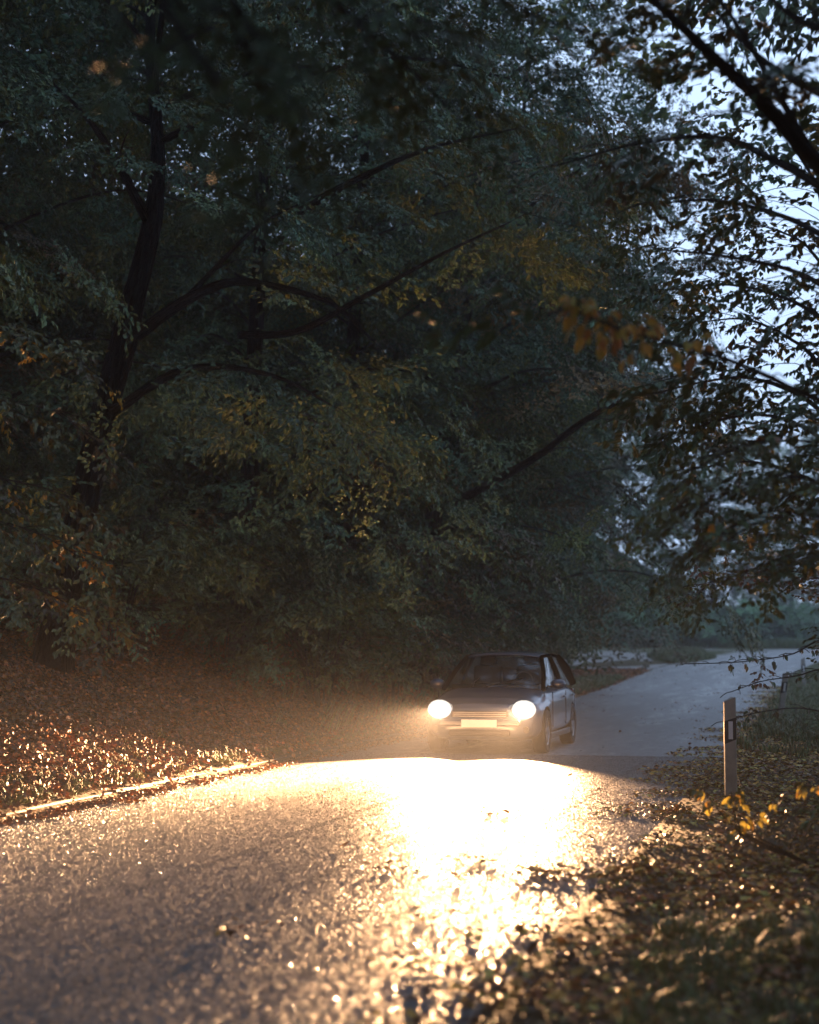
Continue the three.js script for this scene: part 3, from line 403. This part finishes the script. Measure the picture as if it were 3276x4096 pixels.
{ // shrub D: dark branches reaching over the road by the second and third posts
  const r = rng(404), x = 6.6, d = 20.5, b = [x, groundAt(x, d) - 0.1, d], t = startTree('hazel_shrub', 'dark shrub whose leafy twigs hang in front of the second marker post', 'shrub', b, [['green', 0.6], ['dull', 0.25], ['brown', 0.15]]);
  for (const q of [0, 1, 2, 3, 4, 5]) part('stem', tube(curvePoints([at(b).add(V(q * 0.1 - 0.2, 0, q * 0.1 - 0.2)), V(6.3 - q * 0.1, 0.9, -20.4 + 0.1 * q), V(5.6 - q * 0.15, 1.6 + 0.3 * q, -20.2 + 0.2 * q)], 10).map((p) => p.sub(t.base)), Array.from({ length: 11 }, (_, i) => 0.028 * (1 - 0.6 * i / 10)), 6, 0.1), M.bark, t.g);
  const S = { fill: 0.8, reach: 0.6, every: 0.22, scale: 0.75, step: 0.2, dense: 1.3 };
  const arms = [[[4.96, 1.60, 20.2], [4.40, 1.43, 19.8], [3.76, 1.35, 19.5], [3.12, 1.33, 19.2]], [[4.96, 1.25, 20.2], [4.50, 1.18, 20], [4.05, 1.12, 19.8], [3.68, 1.01, 19.6]], [[5.06, 0.72, 20.2], [4.55, 0.81, 20], [4.04, 0.77, 19.8], [3.57, 0.67, 19.6]], [[5.09, 2.19, 20.2], [4.67, 2.41, 20.4], [3.99, 2.39, 20.6], [3.42, 2.24, 20.8]], [[5.10, 2.61, 20.2], [4.56, 2.86, 20.4], [3.94, 2.81, 20.6], [3.42, 2.64, 20.8]], [[5.27, 1.36, 20.5], [5.11, 2.08, 20.5], [4.88, 2.56, 20.5], [4.70, 2.92, 20.5]]];
  arms.forEach((a, k) => { limb(t, [V(6.0, Math.max(0.7, a[0][1] - 0.6), -20.4), ...a.map(at)], 0.014, { ...S, fill: k < 3 ? 0.1 : 0.9, reach: k < 3 ? 0.3 : 0.8 }, r); if (k < 3) leaves(t, a.map(at), k === 1 ? 6 : 12, 0.068, 0.1, [['green', 0.6], ['dull', 0.4]], r); });
  SPRAYS += t.sprays.length; finishTree(t, SPRAY, r);
}
// ---------------------------------------------------------------- shrubs
function shrub(o) {
  const r = rng(o.seed), b = [o.x, groundAt(o.x, o.d) - 0.05, o.d], t = startTree(o.name ?? 'hazel_shrub', o.label, 'shrub', b, o.pal, o.group);
  for (let k = 0; k < o.n; k++) { const a = k * 2.4 + r(), L = o.h * (0.6 + 0.5 * r()), w = o.w * (0.5 + 0.6 * r()), p = at(b).add(V(Math.cos(a) * 0.15, 0, Math.sin(a) * 0.15)), P = (f, h) => p.clone().add(V(Math.cos(a) * w * f, h * L, Math.sin(a) * w * f)); limb(t, [p, P(0.15, 0.45), P(0.5, 0.85), P(1, 0.9 - 0.25 * r())], 0.018, { name: 'stem', bare: 0.25, step: 0.24, reach: 0.7, every: 0.24, fill: o.fill ?? 0.9, scale: o.scale ?? 1, dense: o.dense ?? 0.34, twigs: o.d < 40 }, r); }
  SPRAYS += t.sprays.length; finishTree(t, o.set ?? BOUGH, r, 'foliage'); return t;
}
[[-8.6, 20, 3.0, 2.0, DARK, 'dark shrub high on the bank left of the leaning trunk'], [-6.2, 22.6, 2.4, 1.7, DARK, 'low shrub at the foot of the leaning trunk'], [-4.6, 26.4, 2.6, 1.8, DARK, 'bushy shrub on the bank right of the leaning trunk'], [-3.3, 30, 3.0, 1.9, MID, 'tall shrub on the bank left of the car'], [-1.8, 33.2, 2.8, 1.8, BROWN, 'brownish shrub right behind the left headlight'], [0.0, 37.4, 3.0, 1.9, BROWN, 'brown leafed shrub behind the car roof'], [1.7, 41.5, 3.2, 1.6, BROWN, 'shrub behind the right side of the car'], [2.7, 46.5, 3.0, 1.4, MID, 'shrub showing right of the car roof'], [3.5, 52, 2.6, 1.3, MID, 'last roadside shrub before the side road'], [-1.5, 28.6, 2.2, 1.5, MID, 'low leafy shrub on the verge just left of the left headlight'], [-0.3, 32.2, 2.4, 1.6, BROWN, 'low shrub behind the left front corner of the car'], [0.9, 36.4, 2.4, 1.6, MID, 'low shrub peeping over the bonnet of the car'], [-5.6, 29, 3.4, 2.2, DARK, 'shrub deep in the shade behind the leaning trunk'], [-9.5, 23.5, 3.2, 2.2, DARK, 'shrub in the shade at the left edge']].forEach(([x, d, h, w, pal, label], k) => shrub({ seed: 500 + k, x, d, h, w, pal, label, n: 12 }));
[[9.2, 27, 2.4, 1.9, DARK, 'dark bush on the right verge below the third post'], [5.9, 16.5, 1.5, 1.3, DARK, 'dark bush in the shade behind the first marker post'], [10.5, 33, 2.6, 2, DARK, 'dark bush at the right edge past the second post'], [4.7, 12.5, 1.2, 1.1, DARK, 'low dark bush at the right edge near the yellow sapling']].forEach(([x, d, h, w, pal, label], k) => shrub({ seed: 530 + k, x, d, h, w, pal, label, n: 11 }));
[[-9, 33], [-5, 38], [-8, 42], [-2.5, 47]].forEach(([x, d], k) => shrub({ seed: 600 + k, x, d, h: 6, w: 3.6, pal: DARK, n: 9, scale: 1.8, set: BRANCH, dense: 0.14, name: 'understorey_shrub', label: 'tall dark understorey shrub deep between the trunks of the wood', group: 'understorey shrubs deep in the wood' }));
// undergrowth on the far side of the junction
[[9.5, 102], [12.5, 103.5], [15.5, 104], [18.5, 104.5], [21.5, 105.5], [24.5, 107], [27.5, 109], [30.5, 112], [33, 116], [17, 108], [24, 111], [12, 108]].forEach(([x, d], k) => shrub({ seed: 560 + k, x, d, h: 2.6 + 0.7 * Math.sin(k * 2.1), w: 2.6, pal: TEAL, n: 10, scale: 2, fill: 0.8, name: 'undergrowth_shrub', label: 'blue green undergrowth shrub on the far side of the junction', group: 'undergrowth shrubs beyond the junction' }));
scatter('far_grass', 'bright green grass edge below the undergrowth beyond the junction', 'grass', [grassClump(76, 40, 0.3, 0.3, GR)], M.grass, rng(87), 2600, (r) => { const s = 78.5 + 9 * r(), u = -34 + 30.5 * r(); return [s, u, 1.2 + 1.1 * r()]; });
{ // overhanging boughs at the far left, caught by the headlights
  const r = rng(411), x = -7.4, d = 16.2, b = [x, groundAt(x, d) - 0.1, d], t = startTree('hazel_shrub', 'shrub at the left edge with golden lit drooping branches', 'shrub', b, [['olive', 0.6], ['amber', 0.05], ['yellow', 0.05], ['dull', 0.3]]);
  for (const q of [0, 1, 2, 3]) part('stem', tube(curvePoints([at(b).add(V(q * 0.1, 0, 0.1 * q)), V(-6.6, 2.2, -16.1 + 0.1 * q), V(-5.6, 3 + 0.2 * q, -16)], 10).map((p) => p.sub(t.base)), Array.from({ length: 11 }, (_, i) => 0.03 * (1 - 0.6 * i / 10)), 6, 0.1), M.bark, t.g);
  const S = { fill: 0.7, reach: 0.45, every: 0.22, scale: 0.75, step: 0.22, droop: 0.35, dense: 1.3 };
  for (const a of [[[-4.42, 3.18, 16], [-3.79, 3.07, 15.7], [-3.32, 2.96, 15.5], [-3.04, 2.84, 15.3]], [[-4.41, 2.71, 16], [-3.78, 2.67, 15.7], [-3.34, 2.53, 15.4], [-2.96, 2.33, 15.2]], [[-4.40, 2.19, 16], [-3.79, 2.15, 15.8], [-3.35, 2.03, 15.5], [-2.93, 1.83, 15.3]], [[-4.43, 3.66, 16], [-3.82, 3.77, 15.8], [-3.31, 3.69, 15.6], [-2.86, 3.39, 15.4]], [[-4.45, 4.32, 16], [-3.88, 4.52, 16], [-3.41, 4.42, 16], [-3.02, 4.13, 16]]]) { limb(t, [V(-6.4, a[0][1] - 0.3, -16), ...a.map(at)], 0.016, S, r); if (a[0][1] > 2.4) leaves(t, a.map(at), 11, 0.075, 0.12, [['yellow', 0.12], ['amber', 0.13], ['olive', 0.75]], r); }
  SPRAYS += t.sprays.length; finishTree(t, SPRAY, r);
}
{ // blurred bough hanging into the top left close to the camera
  const r = rng(412), x = -3.6, d = 3.4, b = [x, groundAt(x, d) - 0.02, d], t = startTree('beech_tree', 'out of focus bough hanging into the top left corner', 'tree', b, [['green', 0.4], ['green', 0.6]]);
  part('trunk', tube(curvePoints([at(b), V(-3.6, 2, -3.4), V(-3.4, 4.2, -3.4), V(-3.2, 7, -3.4)], 16).map((p) => p.sub(t.base)), Array.from({ length: 17 }, (_, i) => 0.14 * (1 - 0.6 * i / 16)), 10, 0.2), M.bark, t.g);
  const S = { fill: 0.6, reach: 0.3, every: 0.24, scale: 0.5, step: 0.2, bare: 0.4, dense: 1.5 };
  for (const a of [[[-0.97, 3.70, 4.6], [-0.73, 3.34, 4.5], [-0.59, 3.11, 4.4], [-0.49, 2.96, 4.4]], [[-0.96, 3.86, 4.8], [-0.61, 3.50, 4.8], [-0.46, 3.29, 4.8], [-0.37, 3.14, 4.8]], [[-1.06, 3.89, 5], [-0.72, 3.52, 5], [-0.54, 3.39, 5], [-0.42, 3.12, 5]], [[-0.76, 4.44, 6], [-0.40, 4.07, 6], [-0.15, 3.92, 6.2], [0.04, 3.84, 6.4]], [[-0.47, 4.93, 7], [0.04, 4.41, 7], [0.40, 4.39, 7.4], [0.75, 4.40, 7.8]], [[-0.95, 4.89, 7.5], [-0.36, 4.43, 7.5], [-0.04, 4.18, 7.6], [0.19, 4.02, 7.8]]]) limb(t, [V(-3.3, 4.4, -3.4), ...a.map(at)], 0.03, S, r);
  SPRAYS += t.sprays.length; finishTree(t, SPRAY, r);
}
{ // sapling with yellow leaves beside the first post
  const r = rng(413), x = 2.95, d = 12.2, b = [x, groundAt(x, d) - 0.02, d], t = startTree('beech_sapling', 'small sapling with yellow leaves glowing in the dark right of the first post', 'sapling', b, []);
  for (const a of [[[2.34, 0.21, 12.4], [2.20, 0.38, 12.4], [2.06, 0.53, 12.3]], [[2.34, 0.21, 12.4], [2.37, 0.43, 12.3], [2.33, 0.63, 12.2]], [[2.45, 0.21, 12.4], [2.59, 0.40, 12.2], [2.74, 0.55, 12.1], [2.85, 0.52, 12]], [[2.37, 0.21, 12.4], [2.27, 0.45, 12], [2.20, 0.50, 11.9]]]) { const pts = [at(b), ...a.map(at)]; part('stem', tube(curvePoints(pts, 10).map((p) => p.sub(t.base)), Array.from({ length: 11 }, (_, i) => 0.008 * (1 - 0.7 * i / 10)), 5, 0), M.bark, t.g); leaves(t, a.map(at), 7, 0.07, 0.07, [['yellow', 0.6], ['olive', 0.25], ['amber', 0.15]], r); }
}
console.log('sprays', SPRAYS);

// ---------------------------------------------------------------- marker posts
{
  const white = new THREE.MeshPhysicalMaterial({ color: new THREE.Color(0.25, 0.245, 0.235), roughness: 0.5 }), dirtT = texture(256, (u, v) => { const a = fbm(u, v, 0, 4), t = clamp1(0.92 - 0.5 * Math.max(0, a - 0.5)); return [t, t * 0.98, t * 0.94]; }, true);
  white.map = dirtT;  // white plastic, darkened: canopy shade over the nearest post is in its base colour
  const black = new THREE.MeshStandardMaterial({ color: 0x0b0b0c, roughness: 0.45 }), refl = new THREE.MeshPhysicalMaterial({ color: new THREE.Color(0.5, 0.5, 0.5), roughness: 0.2, clearcoat: 1, clearcoatRoughness: 0.05 });
  const outline = (g) => { const w = 0.06 + g, b = -0.045 - g, s = new THREE.Shape(); s.moveTo(-w, b + 0.012); s.quadraticCurveTo(-w, b, -w + 0.012, b); s.lineTo(w - 0.012, b); s.quadraticCurveTo(w, b, w, b + 0.012); s.lineTo(w, 0.005); s.quadraticCurveTo(w * 0.8, 0.055 + g, 0, 0.06 + g); s.quadraticCurveTo(-w * 0.8, 0.055 + g, -w, 0.005); s.closePath(); return s; };
  // an upright length of that outline, its ends cut on a slant (slope: metres of height per metre to the right)
  const upright = (g, y0, y1, s0, s1) => { const e = new THREE.ExtrudeGeometry(outline(g), { depth: 1, bevelEnabled: false, curveSegments: 6 }); e.rotateX(-Math.PI / 2); const p = e.attributes.position; for (let i = 0; i < p.count; i++) { const x = p.getX(i), low = y0 + s0 * x, hi = y1 + s1 * Math.min(x, 0.035); p.setY(i, mix(low, hi, p.getY(i))); } e.computeVertexNormals(); return e; };
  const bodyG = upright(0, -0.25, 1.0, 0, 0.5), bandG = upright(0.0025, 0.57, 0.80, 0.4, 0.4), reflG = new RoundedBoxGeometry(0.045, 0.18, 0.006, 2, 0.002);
  const posts = [[3.26, 17.5, 0, 0.02, 0.0, 'nearest shade greyed white marker post beside the dark shrub, black slanted band'], [7.98, 37, -0.14, 0.1, 0.02, 'second marker post, tilted to the right behind hanging twigs'], [12.6, 54.8, 0.02, 0.1, 0, 'third marker post, smallest of the row, half hidden by twigs'], [27.6, 128, 0.02, 0, 0, 'tiny white marker post far away beyond the junction']];
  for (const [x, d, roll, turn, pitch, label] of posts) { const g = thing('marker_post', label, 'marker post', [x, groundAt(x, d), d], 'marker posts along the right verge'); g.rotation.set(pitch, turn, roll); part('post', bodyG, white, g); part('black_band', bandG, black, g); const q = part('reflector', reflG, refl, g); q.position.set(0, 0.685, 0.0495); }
}
{ // pale rail beside the main road far away
  const o = part('wooden_rail', tube(curvePoints([V(22.6, 3.6, -126), V(27, 4.1, -126), V(30.8, 4.5, -126)], 10), Array(11).fill(0.07), 7, 0.2), new THREE.MeshStandardMaterial({ color: new THREE.Color(0.4, 0.4, 0.38), roughness: 0.7 }), scene); tag(o, 'thin pale rail on the slope far beyond the junction', 'rail');
}
{ // single leaves lying on the road
  const r = rng(601), spots = [[1.44, 13.7], [-0.2, 20.2], [3.8, 31], [6.9, 42], [5.4, 28.4], [0.9, 15.8], [-1.4, 17.2], [0.3, 11.5], [2.0, 18.3], [-0.5, 13.2], [1.9, 20.4], [4.4, 27]];
  for (const [x, d] of spots) { const [s, u] = frame(x, d), S = Soup(), c = pick([['rust', 0.5], ['orange', 0.3], ['brown', 0.2]], r); leafInto(S, V(0, 0, -0.04), V(0, 0.15, 1), V(0.3 * (r() - 0.5), 1, 0), 0.085, 0.055, -0.3, c, true); const o = part(numbered('fallen_leaf'), S.done(), M.litter, scene); o.position.set(x, roadTop(s, u, d) + 0.012, -d); o.rotation.y = r() * 6.3; tag(o, 'single brown leaf lying by itself on the wet road', 'leaf', 'single leaves on the road'); }
}
// ---------------------------------------------------------------- the car
{
  const car = thing('car', 'dark blue grey hatchback driving towards the camera with blazing headlights', 'car', [1.0 + 0.2352 * 2.1, rise(26) - 0.03, 24.62 + 0.972 * 2.1]);
  car.rotation.y = -0.2374;                                  // local +z is forwards, +x is the viewer's right
  const paint = new THREE.MeshPhysicalMaterial({ color: new THREE.Color(0.03, 0.045, 0.075), metalness: 0.25, roughness: 0.38, clearcoat: 0.8, clearcoatRoughness: 0.12 }), trim = new THREE.MeshStandardMaterial({ color: 0x0c0c0d, roughness: 0.55 }), rubber = new THREE.MeshStandardMaterial({ color: 0x0a0a0a, roughness: 0.85 }), alloy = new THREE.MeshStandardMaterial({ color: 0x8a8c90, metalness: 0.8, roughness: 0.35 }), glass = new THREE.MeshPhysicalMaterial({ color: new THREE.Color(0.45, 0.5, 0.5), transmission: 1, roughness: 0.03, ior: 1.5 }), cloth = new THREE.MeshStandardMaterial({ color: 0x17181b, roughness: 0.9 });
  const key = (tab, z) => { let k = 0; while (k < tab.length - 2 && z > tab[k + 1][0]) k++; const [a, b] = tab[k], [c, e] = tab[k + 1], t = smooth(0, 1, (z - a) / (c - a)) * 0.5 + clamp1((z - a) / (c - a)) * 0.5; return mix(b, e, t); };
  const topY = [[-2.1, 0.62], [-2.06, 0.8], [-1.95, 0.92], [-1.4, 0.96], [0.9, 0.93], [1.2, 0.88], [1.7, 0.8], [1.95, 0.72], [2.06, 0.64], [2.1, 0.52]], botY = [[-2.1, 0.42], [-2.0, 0.3], [-1.7, 0.2], [1.6, 0.19], [2.0, 0.22], [2.06, 0.26], [2.1, 0.36]], halfW = [[-2.1, 0.6], [-2.02, 0.76], [-1.8, 0.85], [-1.2, 0.885], [1.2, 0.885], [1.7, 0.85], [1.92, 0.76], [2.04, 0.62], [2.1, 0.48]];
  const zs = ticks([-2.1, -1.8, 0.03], [-1.8, 1.5, 0.15], [1.5, 2.1, 0.03]), K = 28, pos = [], ix = [];
  for (const z of zs) { const t = key(topY, z), b = key(botY, z), w = key(halfW, z); for (let k = 0; k < K; k++) { const a = k / K * Math.PI * 2 + Math.PI / K, ca = Math.cos(a), sa = Math.sin(a), n = 0.36, cx = Math.sign(ca) * Math.pow(Math.abs(ca), n), cy = Math.sign(sa) * Math.pow(Math.abs(sa), n * 1.05), y = mix(b, t, cy * 0.5 + 0.5), tuck = 1 - 0.09 * Math.max(0, cy) ** 2 - 0.06 * Math.max(0, -cy) ** 2; pos.push(cx * w * tuck, y + 0.03 * (1 - cx * cx) * Math.max(0, cy), z); } }
  for (let i = 0; i < zs.length - 1; i++) for (let k = 0; k < K; k++) { const a = i * K + k, b = i * K + (k + 1) % K; ix.push(a, b, a + K, b, b + K, a + K); }
  const c0 = pos.length / 3; pos.push(0, 0.52, -2.1, 0, 0.45, 2.1); for (let k = 0; k < K; k++) { ix.push(c0, (k + 1) % K, k); const e = (zs.length - 1) * K; ix.push(c0 + 1, e + k, e + (k + 1) % K); }
  let hull = new THREE.BufferGeometry(); hull.setAttribute('position', new THREE.Float32BufferAttribute(pos, 3)); hull.setIndex(ix); hull.setAttribute('uv', new THREE.Float32BufferAttribute(new Float32Array(pos.length / 3 * 2), 2)); hull.computeVertexNormals();
  const ev = new Evaluator(); ev.attributes = ['position', 'normal', 'uv']; let shell = new Brush(hull); shell.updateMatrixWorld();
  const cut = (g) => { const b = new Brush(g); b.updateMatrixWorld(); shell = ev.evaluate(shell, b, SUBTRACTION); };
  for (const z of [1.32, -1.28]) for (const sx of [-1, 1]) cut(moved(new THREE.CylinderGeometry(0.355, 0.355, 0.5, 28).rotateZ(Math.PI / 2), sx * 0.84, 0.33, z));
  const LX = 0.62, LY = 0.655;
  for (const sx of [-1, 1]) cut(moved(new THREE.SphereGeometry(1, 24, 16).scale(0.22, 0.14, 0.27), sx * LX, LY, 2.04));
  const body = part('body', shell.geometry, paint, car);
  const box = (name, w, h, l, x, y, z, m, parent = car, rad = 0.01) => { const o = part(name, new RoundedBoxGeometry(w, h, l, 2, Math.min(rad, w / 2.1, h / 2.1, l / 2.1)), m, parent); o.position.set(x, y, z); return o; };
  // greenhouse
  const A = (sx) => [V(sx * 0.755, 0.93, 1.02), V(sx * 0.69, 1.16, 0.6), V(sx * 0.585, 1.395, 0.12)], C = (sx) => [V(sx * 0.76, 0.95, -1.98), V(sx * 0.68, 1.2, -1.83), V(sx * 0.575, 1.38, -1.55)], Bp = (sx) => [V(sx * 0.79, 0.94, -0.45), V(sx * 0.72, 1.18, -0.47), V(sx * 0.605, 1.41, -0.5)];
  for (const sx of [-1, 1]) for (const f of [A, Bp, C]) part('pillar', tube(curvePoints(f(sx), 8), Array(9).fill(f === C ? 0.065 : 0.038), 8), f === Bp ? trim : paint, car);
  { const p = [], id = []; const n = 12, m = 12; for (let lay = 0; lay < 2; lay++) for (let i = 0; i <= n; i++) for (let k = 0; k <= m; k++) { const z = mix(0.14, -1.58, i / n), x = mix(-1, 1, k / m), w = 0.6 - 0.02 * Math.abs(i / n - 0.4); p.push(x * w, 1.385 + 0.055 * Math.sin(Math.PI * (0.12 + 0.8 * i / n)) + 0.05 * (1 - Math.abs(x) ** 2.6) - lay * 0.035, z); }
    const q = (n + 1) * (m + 1); for (let i = 0; i < n; i++) for (let k = 0; k < m; k++) { const a = i * (m + 1) + k; id.push(a, a + 1, a + m + 1, a + 1, a + m + 2, a + m + 1, a + q, a + q + m + 1, a + q + 1, a + q + 1, a + q + m + 1, a + q + m + 2); }
    const edge = []; for (let k = 0; k < m; k++) edge.push([k, k + 1], [n * (m + 1) + k + 1, n * (m + 1) + k]); for (let i = 0; i < n; i++) edge.push([(i + 1) * (m + 1), i * (m + 1)], [i * (m + 1) + m, (i + 1) * (m + 1) + m]); for (const [a, b] of edge) id.push(a, a + q, b, b, a + q, b + q);
    const g = new THREE.BufferGeometry(); g.setAttribute('position', new THREE.Float32BufferAttribute(p, 3)); g.setIndex(id); g.computeVertexNormals(); part('roof', g, paint, car);
    for (const sx of [-1, 1]) part('roof_rail', tube(curvePoints([V(sx * 0.585, 1.4, 0.14), V(sx * 0.607, 1.425, -0.5), V(sx * 0.58, 1.395, -1.56)], 8), Array(9).fill(0.03), 8), paint, car); }
  const pane = (name, c, bulge, parent = car) => { const p = [], id = [], n = 6; for (let i = 0; i <= n; i++) for (let k = 0; k <= n; k++) { const u = i / n, v = k / n, q = c[0].clone().multiplyScalar((1 - u) * (1 - v)).addScaledVector(c[1], u * (1 - v)).addScaledVector(c[2], u * v).addScaledVector(c[3], (1 - u) * v).addScaledVector(bulge, 4 * u * (1 - u) * 0.7 + 4 * v * (1 - v) * 0.3); p.push(q.x, q.y, q.z); } for (let i = 0; i < n; i++) for (let k = 0; k < n; k++) { const a = i * (n + 1) + k; id.push(a, a + n + 1, a + 1, a + 1, a + n + 1, a + n + 2); } const g = new THREE.BufferGeometry(); g.setAttribute('position', new THREE.Float32BufferAttribute(p, 3)); g.setIndex(id); g.computeVertexNormals(); return part(name, g, glass, parent); };
  pane('windscreen', [V(-0.75, 0.93, 1.0), V(0.75, 0.93, 1.0), V(0.58, 1.39, 0.12), V(-0.58, 1.39, 0.12)], V(0, 0.02, 0.07));
  pane('rear_window', [V(-0.75, 0.95, -1.98), V(0.75, 0.95, -1.98), V(0.57, 1.37, -1.56), V(-0.57, 1.37, -1.56)], V(0, 0.02, -0.05));
  for (const sx of [-1, 1]) { pane('side_window', [V(sx * 0.775, 0.94, 0.92), V(sx * 0.795, 0.94, -0.45), V(sx * 0.607, 1.4, -0.5), V(sx * 0.59, 1.385, 0.12)], V(sx * 0.02, 0, 0)); pane('side_window', [V(sx * 0.795, 0.94, -0.5), V(sx * 0.765, 0.95, -1.9), V(sx * 0.585, 1.38, -1.52), V(sx * 0.607, 1.4, -0.54)], V(sx * 0.02, 0, 0)); }
  // cabin
  box('dashboard', 1.36, 0.12, 0.34, 0, 0.94, 0.72, trim, car, 0.04);
  for (const sx of [-1, 1]) { const s = box('seat', 0.46, 0.5, 0.13, sx * 0.34, 1.02, -0.32, cloth, car, 0.05); s.rotation.x = -0.2; const h = box('headrest', 0.26, 0.15, 0.09, 0, 0.33, 0, cloth, s, 0.04); }
  box('rear_seat', 1.2, 0.42, 0.16, 0, 1.0, -1.3, cloth, car, 0.05);
  { const w = part('steering_wheel', new THREE.TorusGeometry(0.17, 0.016, 8, 24), trim, car); w.position.set(0.34, 1.03, 0.42); w.rotation.x = -0.45; box('spoke', 0.3, 0.03, 0.02, 0, 0, 0, trim, w); }
  // mirrors
  for (const sx of [-1, 1]) { const g = part('mirror', moved(new THREE.SphereGeometry(1, 18, 12).scale(0.115, 0.075, 0.06), 0, 0, 0), paint, car); g.position.set(sx * 0.93, 1.0, 0.72); box('mirror_arm', 0.12, 0.03, 0.05, -sx * 0.12, -0.04, -0.01, trim, g); box('mirror_glass', 0.17, 0.1, 0.006, 0, 0, -0.056, alloy, g); }
  // front
  { const gr = box('grille', 0.84, 0.1, 0.06, 0, 0.59, 2.075, trim, car, 0.03); for (let k = 0; k < 3; k++) box('grille_bar', 0.78, 0.012, 0.02, 0, -0.028 + k * 0.028, 0.03, alloy, gr, 0.004); }
  { const lo = box('lower_grille', 0.9, 0.11, 0.07, 0, 0.33, 2.07, trim, car, 0.03); for (let k = 0; k < 2; k++) box('grille_bar', 0.86, 0.012, 0.02, 0, -0.02 + k * 0.04, 0.034, rubber, lo, 0.004); }
  box('bumper', 1.2, 0.1, 0.08, 0, 0.465, 2.08, paint, car, 0.035);
  { const pl = box('number_plate', 0.52, 0.11, 0.012, 0, 0.46, 2.128, new THREE.MeshStandardMaterial({ color: new THREE.Color(0.6, 0.6, 0.58), roughness: 0.5 }), car, 0.004); }
  for (const sx of [-1, 1]) { const f = part('fog_lamp', new THREE.CylinderGeometry(0.045, 0.05, 0.05, 18).rotateX(Math.PI / 2), trim, car); f.position.set(sx * 0.66, 0.37, 2.0); }
  for (const sx of [-1, 1]) { const w = part('wiper', tube([V(sx * 0.1 - 0.2, 0.965, 1.05), V(sx * 0.25 - 0.05, 1.03, 0.965), V(sx * 0.33 + 0.1, 1.09, 0.87)], [0.01, 0.008, 0.006], 5), trim, car); }
  // flank
  for (const sx of [-1, 1]) { for (const z of [0.86, -0.46, -1.42]) box('door_seam', 0.012, 0.52, 0.01, sx * 0.872, 0.62, z, rubber, car, 0.003); for (const z of [-0.28, -1.2]) box('door_handle', 0.035, 0.03, 0.19, sx * 0.885, 0.79, z, paint, car, 0.012); box('sill', 0.05, 0.09, 2.0, sx * 0.845, 0.24, 0.02, trim, car, 0.02); }
  // wheels
  const tyreG = new THREE.LatheGeometry([[0.2, -0.095], [0.27, -0.105], [0.3, -0.1], [0.318, -0.075], [0.32, 0], [0.318, 0.075], [0.3, 0.1], [0.27, 0.105], [0.2, 0.095]].map(([x, y]) => new THREE.Vector2(x, y)), 36).rotateZ(Math.PI / 2);
  const spokes = []; for (let k = 0; k < 5; k++) spokes.push(moved(new THREE.BoxGeometry(0.02, 0.17, 0.055), 0, 0.11, 0).rotateX(k * 1.2566)); spokes.push(new THREE.CylinderGeometry(0.05, 0.05, 0.03, 16).rotateZ(Math.PI / 2)); const rimG = mergeGeometries([...spokes.map((g) => g.toNonIndexed()), new THREE.TorusGeometry(0.2, 0.018, 8, 32).rotateY(Math.PI / 2).toNonIndexed()]);
  for (const z of [1.32, -1.28]) for (const sx of [-1, 1]) { const w = new THREE.Group(); w.name = 'wheel'; car.add(w); w.position.set(sx * 0.775, 0.32, z); part('tyre', tyreG, rubber, w); const rm = part('rim', rimG, alloy, w); rm.position.x = sx * 0.07; const dk = part('brake_disc', new THREE.CylinderGeometry(0.15, 0.15, 0.03, 24).rotateZ(Math.PI / 2), trim, w); }
  // tail lights
  for (const sx of [-1, 1]) { const t = box('tail_light', 0.2, 0.16, 0.1, sx * 0.68, 0.8, -2.0, new THREE.MeshPhysicalMaterial({ color: 0x5a0808, roughness: 0.2, clearcoat: 1 }), car, 0.03); }
  // headlights: glowing lens, the lamp inside it and the dipped beam shield in front of the lamp
  const lens = new THREE.MeshStandardMaterial({ color: 0x000000, emissive: new THREE.Color(1, 0.95, 0.86), emissiveIntensity: GLOW });
  for (const sx of [-1, 1]) {
    const h = new THREE.Group(); h.name = 'headlight'; h.position.set(sx * LX, LY, 1.93); car.add(h);
    part('lens', new THREE.IcosahedronGeometry(1, 2).scale(0.175, 0.135, 0.165), lens, h);
    const sh = part('beam_shield', new THREE.BoxGeometry(0.23, 0.08, 0.004), trim, h); sh.position.set(0, 0.04 + CUT, 0.08); box('lamp_hood', 0.23, 0.004, 0.17, 0, 0.079, -0.02, trim, h, 0.001);
    const l = new THREE.SpotLight(LAMP, BEAM, 0, SPREAD, 0.9, 2); l.position.set(0, 0, -0.08); l.target.position.set(-0.02 * sx + AIMX, AIMY, 10); l.castShadow = true; l.shadow.radius = 1; h.add(l); h.add(l.target);
  }
}

scene.traverse((o) => { if (o.isMesh) { o.castShadow = true; o.receiveShadow = true; } });
renderer.render(scene, camera);
